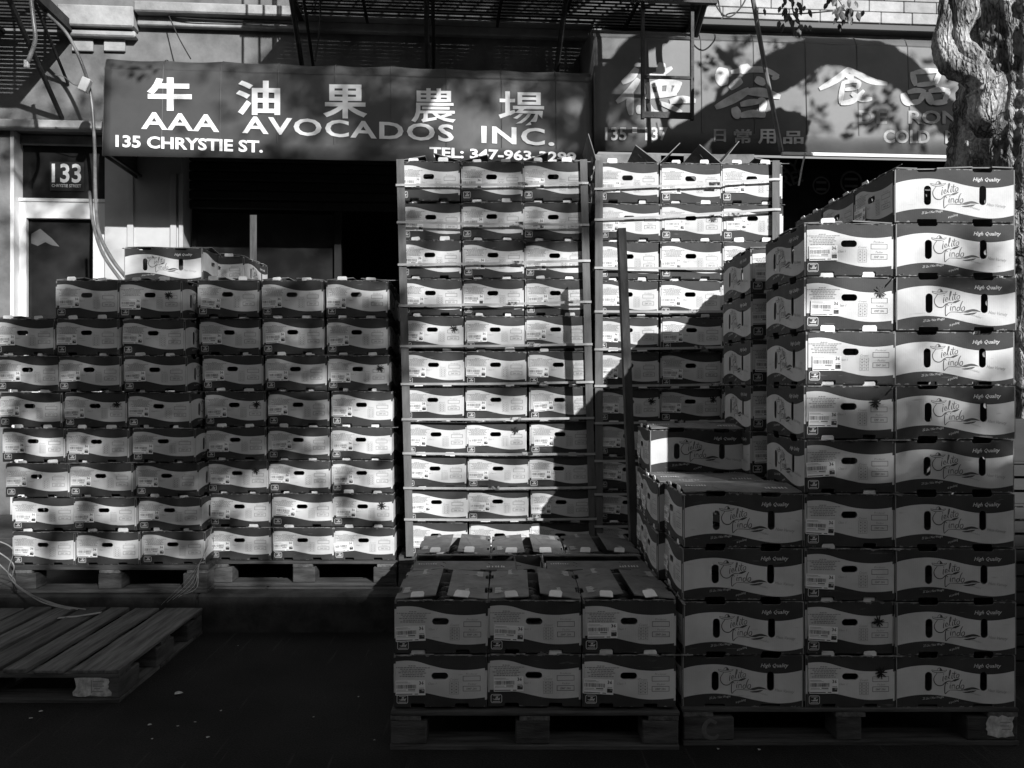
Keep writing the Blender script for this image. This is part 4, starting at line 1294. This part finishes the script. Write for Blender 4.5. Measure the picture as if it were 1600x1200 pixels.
boxpart('plug', (pl_.x - .02, pl_.y - .015, pl_.z - .04), (pl_.x + .015, pl_.y + .015, pl_.z + .02), M['alu'], pc, .006)

# ------------------------------------------------------------------ street tree at the right
TY = 4.95
tree = empty('street_tree', (3.08, TY, .2))
tag(tree, 'gnarled street tree with thick knotted trunk at the right edge', 'tree')
def bark_tube(path, rad, name, parent, n=72, amp=1.0, seed=0.0):
    path = [Vector(p) for p in path]
    b = MB()
    rings = []
    up = Vector((0, 1, 0.02))
    for i, p in enumerate(path):
        t = (path[min(i + 1, len(path) - 1)] - path[max(i - 1, 0)]).normalized()
        a = t.cross(up).normalized(); c = a.cross(t)
        k = i / (len(path) - 1)
        r0 = rad(k)
        ring = []
        for j in range(n):
            an = 2 * math.pi * j / n
            dv = a * math.cos(an) + c * math.sin(an)
            q_ = p + dv * r0
            s = Vector((q_.x * 3.1 + seed, q_.y * 3.1, q_.z * 1.3))
            rid = 1 - abs(noise.noise(Vector((math.cos(an) * 5 + seed, math.sin(an) * 5, q_.z * 1.1 + seed))))
            dsp = .15 * noise.noise(s) + .11 * (rid ** 4 - .4) + .09 * noise.turbulence(q_ * 9, 4, True) + .05 * noise.noise(q_ * 24) + .04 * noise.noise(q_ * 50)
            ring.append(len(b.v)); b.v.append(tuple(q_ + dv * dsp * r0 * 1.6 * amp))
        rings.append(ring)
    for i in range(len(rings) - 1):
        for j in range(n):
            b.f.append((rings[i][j], rings[i][(j + 1) % n], rings[i + 1][(j + 1) % n], rings[i + 1][j])); b.m.append(0); b.uv.append(None)
    b.f.append(tuple(rings[-1])); b.m.append(0); b.uv.append(None)
    o = b.build(name, M['bark'], parent, True)
    o.matrix_parent_inverse = Matrix.Translation(-Vector(parent.location))
    return o
tp = smooth_path([(3.18, TY, .2), (3.17, TY, .8), (3.16, TY, 1.8), (3.14, TY, 2.6), (3.15, TY, 3.4), (3.16, TY, 4.5)], 40)
bark_tube(tp, lambda k: .385 + .1 * max(0, 1 - k * 7) ** 2 - .03 * k + .03 * math.exp(-((k - .62) / .08) ** 2), 'trunk', tree, 130, .62)
# swollen, twisting growth on the street side of the trunk
vp = [P(1478, -20, 4.66), P(1474, 30, 4.63), P(1470, 65, 4.62), P(1480, 92, 4.6), P(1500, 104, 4.57), P(1522, 112, 4.55), P(1540, 140, 4.55), P(1536, 178, 4.56), P(1545, 200, 4.6)]
vp = [p + Vector((.03, .03, 0)) for p in vp]
bark_tube(smooth_path(vp, 12), lambda k: .04 + .025 * math.sin(math.pi * min(1, k * 1.05)) + .03 * (k > .7), 'burl', tree, 28, 1.3, 3.0)
bark_tube(smooth_path([P(1500, -20, 4.66), P(1508, 20, 4.62), P(1500, 55, 4.6), P(1512, 85, 4.6), P(1530, 108, 4.6)], 10), lambda k: .05 + .015 * math.sin(k * 9), 'burl', tree, 24, 1.4, 8.0)

def up_sun(p, D):
    """the point D metres (measured along the depth axis) nearer the sun than p, on the same ray"""
    return Vector(p) + Vector((.536, -1, .58)) * D
def wallpt(px, py, out=.7):
    u, z = FU(px, py, out)
    return FW(u, out, z)
# big limbs above the frame (their shadows cross the awnings)
def limb(px_path, Ds, r0, r1, name='limb', n=26):
    pts = [up_sun(wallpt(px, py), D) for (px, py), D in zip(px_path, Ds)]
    sp = smooth_path(pts, 10)
    sp = [p + Vector((noise.noise(p * 2.2), 0, noise.noise(p * 2.2 + Vector((9, 0, 0))))) * .07 for p in sp]
    return bark_tube(sp, lambda k: (r0 + (r1 - r0) * k) * (1 + .22 * noise.noise(Vector((k * 9, r0 * 40, 1)))), name, tree, n, 1.2, px_path[0][0])
limb([(1165, 350), (1070, 345), (1000, 290), (1050, 240), (1150, 160), (1250, 92), (1330, 78), (1400, 110), (1450, 160), (1520, 240)], [1.9, 2.05, 2.15, 2.2, 2.2, 2.2, 2.2, 2.15, 2.1, 2.0], .135, .115)
limb([(1330, 78), (1240, 0), (1120, -60), (1000, -60)], [2.3, 2.6, 3.0, 3.4], .12, .08)
limb([(1160, -40), (1040, 40), (960, 105), (925, 190), (905, 300)], [3.0, 2.9, 2.8, 2.8, 2.8], .1, .09)
limb([(840, -60), (760, 20), (700, 90), (660, 170)], [4.2, 4.0, 4.0, 4.0], .09, .05)
limb([(1120, 75), (1150, 110), (1122, 140), (1118, 165)], [2.6, 2.6, 2.6, 2.6], .03, .02)
limb([(1060, 165), (1030, 200), (1050, 230), (1010, 265)], [2.4, 2.4, 2.4, 2.4], .03, .02)

# crown: leaf clumps up the sun's rays, so that the dapple on the boxes and awnings is cast by real leaves
def leaf_faces(b, c, s, rr):
    d = Vector((rr.gauss(0, 1), rr.gauss(0, 1), rr.gauss(0, .7))).normalized()
    e = d.cross(Vector((rr.gauss(0, 1), rr.gauss(0, 1), rr.gauss(0, 1)))).normalized()
    L, w = s, s * .28
    b.poly([c, c + d * L * .5 + e * w, c + d * L, c + d * L * .5 - e * w])
rl = random.Random(21)
crown = MB()
def clump(c, r, n, s=.1):
    for k in range(n):
        v = Vector((rl.gauss(0, 1), rl.gauss(0, 1), rl.gauss(0, .6))) * r * .6
        leaf_faces(crown, c + v, s * rl.uniform(.7, 1.3), rl)
def dapple(px0, px1, py0, py1, Y, count, n=16, r=.16, D=(6, 10), s=.1):
    """leaf clumps that stand between the sun and this patch of boxes (Y = depth of the patch, or 'w' for the awning plane)"""
    for k in range(count):
        px, py = rl.uniform(px0, px1), rl.uniform(py0, py1)
        p = wallpt(px, py) if Y == 'w' else P(px, py, Y)
        clump(up_sun(p, rl.uniform(*D)), r * rl.uniform(.6, 1.3), n, s)
dapple(-60, 330, 430, 880, 4.5, 24, 40, .22, (7, 10), .11)
dapple(150, 330, 430, 900, 4.5, 14, 40, .22, (7, 10), .11)
dapple(310, 420, 430, 760, 4.6, 10, 40, .24, (8, 12), .11)
dapple(310, 620, 440, 880, 4.6, 21, 40, .22, (7, 10), .11)
dapple(40, 330, 430, 780, 4.5, 9, 46, .2, (6, 8), .11)
dapple(310, 620, 480, 780, 4.6, 9, 46, .2, (6, 8), .11)
dapple(230, 310, 440, 880, 4.5, 7, 40, .24, (8, 12), .11)
dapple(310, 400, 440, 700, 4.6, 5, 40, .24, (8, 12), .11)
dapple(630, 930, 250, 390, 4.6, 16, 22, .2, (8, 12), .11)
dapple(630, 930, 400, 860, 4.6, 11, 22, .2, (8, 12), .11)
dapple(340, 480, 95, 250, 'w', 8, 24, .2, (7, 11))
dapple(440, 640, 95, 250, 'w', 28, 24, .2, (7, 11))
dapple(560, 920, 95, 250, 'w', 34, 24, .2, (7, 11))
dapple(860, 930, 95, 260, 'w', 18, 22, .2, (7, 11))
dapple(180, 240, 96, 120, 'w', 2, 12, .08, (3, 4), .08)
dapple(0, 160, 60, 320, 'w', 16, 14, .16)
dapple(0, 460, 0, 90, 'w', 22, 18, .2)
dapple(0, 160, 80, 200, 'w', 12, 18, .18)
dapple(1100, 1500, 50, 230, 'w', 34, 10, .12, (3, 6))
dapple(1330, 1420, 170, 220, 'w', 6, 14, .1, (3, 5))
dapple(1090, 1260, 50, 150, 'w', 12, 12, .1, (2.5, 4), .07)
dapple(1120, 1460, -15, 40, 'w', 14, 14, .14, (2.5, 5), .08)
dapple(930, 990, 110, 240, 'w', 8, 22, .16, (4, 7))
dapple(1250, 1600, 600, 800, 3.05, 22, 14, .2, (6, 9))
dapple(1490, 1600, 415, 450, 3.05, 4, 14, .14, (6, 9))
dapple(1250, 1420, 590, 680, 3.05, 8, 14, .18, (6, 9))
dapple(-80, 640, 420, 890, 4.5, 20, 6, .3, (11, 15), .1)
dapple(620, 930, 240, 870, 4.6, 22, 5, .3, (11, 15), .1)
dapple(470, 575, -20, 100, 'w', 26, 26, .22, (7, 11))
dapple(700, 800, -20, 100, 'w', 34, 26, .22, (7, 11))
dapple(470, 930, -60, 20, 'w', 40, 26, .22, (7, 11))
dapple(190, 395, 375, 432, 4.8, 7, 30, .2, (7, 10))
o = crown.build('crown', M['leaf'], tree); o.matrix_parent_inverse = Matrix.Translation(-Vector(tree.location))

# leafy twig hanging into the top of the picture
def leafy_twig(pts, label, nleaf, s):
    root = empty('leafy_twig', pts[0]); tag(root, label, 'twig', 'twigs hanging from the tree')
    inv = Matrix.Translation(-Vector(pts[0]))
    sp = smooth_path(pts, 8)
    b = MB(); b.tube(sp, .005, 5); o = b.build('stem', M['bark'], root); o.matrix_parent_inverse = inv
    for k in range(nleaf):
        c = sp[int(rl.uniform(.15, .999) * len(sp))] + Vector((rl.gauss(0, .055), rl.uniform(-.08, .08), rl.uniform(-.04, .04)))
        b = MB()
        d = Vector((rl.uniform(-.5, .5), rl.uniform(-.4, .4), -1)).normalized()
        e = d.cross(Vector((rl.uniform(-.4, .4), 1, 0))).normalized()
        L = s * rl.uniform(.7, 1.2); w = L * .24
        nn = d.cross(e) * w * .3
        b.poly([c, c + d * L * .3 + e * w, c + d * L * .7 + e * w * .8, c + d * L, c + d * L * .5 + nn]); b.poly([c, c + d * L * .5 + nn, c + d * L, c + d * L * .7 - e * w * .8, c + d * L * .3 - e * w])
        o = b.build('leaf', M['leaf'], root); o.matrix_parent_inverse = inv
leafy_twig([P(1228, -60, 5.6), P(1236, -10, 5.6), P(1240, 20, 5.6), P(1254, 45, 5.6)], 'drooping leafy twig above the faded awning, left of two', 46, .062)
leafy_twig([P(1290, -60, 5.6), P(1300, -20, 5.6), P(1316, 8, 5.6), P(1326, 24, 5.6)], 'drooping leafy twig above the faded awning, right of two', 40, .062)

# ------------------------------------------------------------------ added house row out of view, roofline set to shade road and lower boxes
OY = -15.0
OZ = 1.07 + .58 * (3.05 - OY)
opp = empty('shade_house_row', (8, OY, 0)); tag(opp, 'added brick house row behind the camera that shades the street', 'building')
def obox(name, a, b, m): return boxpart(name, a, b, m, opp)
obox('wall', (-40, -10, 0), (40, -.3, OZ - .5), M['brick'])
obox('cornice', (-40.2, -10, OZ - .49), (40.2, 0, OZ), M['stone'])
for fl in range(3):
    for k in range(-9, 10):
        obox('window', (k * 2.1 - .5, -.299, 1.4 + fl * 3.3), (k * 2.1 + .5, -.28, 3.2 + fl * 3.3), M['glass'])
        obox('window_sill', (k * 2.1 - .6, -.299, 1.28 + fl * 3.3), (k * 2.1 + .6, -.2, 1.39 + fl * 3.3), M['stone'])

# ------------------------------------------------------------------ litter on the road
def scrap(px, py, s, label, group=None, seed=0):
    rr = random.Random(seed)
    Yd = EYE * F / (py - CY)
    p = P(px, py, Yd)
    b = MB()
    n = 9
    top = [(math.cos(2 * math.pi * k / n) * s * rr.uniform(.5, 1), math.sin(2 * math.pi * k / n) * s * rr.uniform(.5, 1), .002 + rr.uniform(0, s * .35)) for k in range(n)]
    for k in range(n):
        b.poly([(0, 0, s * .4), top[k], top[(k + 1) % n]])
    o = b.build('paper_scrap', M['paper']); o.location = (p.x, p.y, .002)
    return tag(o, label, 'litter', group)
scrap(279, 1085, .022, 'crumpled white paper scrap on the road below the empty pallet')
scrap(64, 1113, .01, 'small white scrap in front of the empty pallet label')
scrap(1186, 1173, .008, 'white speck in front of the right pallet')
scrap(1122, 1172, .007, 'tiny scrap in front of the sprayed pallet block')
for k, (px, py) in enumerate(((234, 1134), (238, 1156), (278, 1136), (325, 1154), (490, 1122), (345, 1112), (460, 985), (372, 1010), (585, 1158), (48, 1124), (305, 1130), (560, 1090))):
    scrap(px, py, .006 + .004 * (k % 3 == 0), 'tiny pale scrap among those scattered over the dark road', 'tiny scraps scattered on the road', k)

# ------------------------------------------------------------------ dark crates behind the tall stack, right edge
def crate(x, y, z, label):
    t = empty('plastic_crate', (x, y, z), R(random.uniform(-5, 5))); tag(t, label, 'crate', 'dark crates behind the tall right stack')
    w, d_, h = .3, .2, .19
    boxpart('floor', (-w, -d_, 0), (w, d_, .01), M['gate'], t)
    for k in range(3):
        z0 = .012 + k * .062
        boxpart('side_slat', (-w, -d_, z0), (w, -d_ + .008, z0 + .05), M['gate'], t)
        boxpart('side_slat', (-w, d_ - .008, z0), (w, d_, z0 + .05), M['gate'], t)
        boxpart('end_slat', (-w, -d_ + .009, z0), (-w + .008, d_ - .009, z0 + .05), M['gate'], t)
        boxpart('end_slat', (w - .008, -d_ + .009, z0), (w, d_ - .009, z0 + .05), M['gate'], t)
    for sx_ in (-1, 1):
        for sy_ in (-1, 1):
            boxpart('corner_post', (sx_ * (w - .014) - .016, sy_ * (d_ - .014) - .016, .011), (sx_ * (w - .014) + .016, sy_ * (d_ - .014) + .016, h), M['gate'], t)
for k in range(6):
    crate(2.45, 3.95, .001 + k * .192, 'dark slatted crate at the right edge, %s in its stack' % ('lowest' if k == 0 else ('topmost' if k == 5 else ORD[k] + ' up')))

# ------------------------------------------------------------------ wires at the end of the fire escape, and sagging along the wall
def wire(pts, r, label):
    q = MB(); q.tube(smooth_path(pts, 8), r, 5)
    tag(q.build('wire', M['iron']), label, 'wire', 'wires along the facade')
wire([P(1108, -20, 6.6), P(1122, 14, 6.6), P(1140, 26, 6.6), P(1160, 8, 6.6), P(1172, -20, 6.6)], .006, 'black wire looping down beside the end of the fire escape')
wire([P(1118, -20, 6.9), P(1126, 18, 6.9), P(1132, 25, 6.9), P(1150, 20, 6.9), P(1240, 22, 7.0), P(1330, 14, 7.1)], .006, 'thin wire running along the wall above the faded awning')
wire([P(455, -20, 6.9), P(465, 8, 6.9), P(480, 22, 6.9), P(492, 10, 6.9), P(496, -20, 6.9)], .006, 'small wire loop at the left end of the central fire escape')
wire([P(500, -20, 6.7), P(500, 40, 6.7), P(492, 96, 6.8)], .008, 'straight dark wire dropping onto the avocado awning')
wire([P(264, 25, 7.1), P(280, 60, 7.0), P(298, 92, 6.9)], .005, 'slanting thin wire above the left part of the avocado awning')
wire([P(264, 26, 7.15), P(300, 29, 7.15), P(400, 34, 7.2), P(460, 38, 7.2)], .005, 'sagging thin wire along the moulding above the avocado awning')
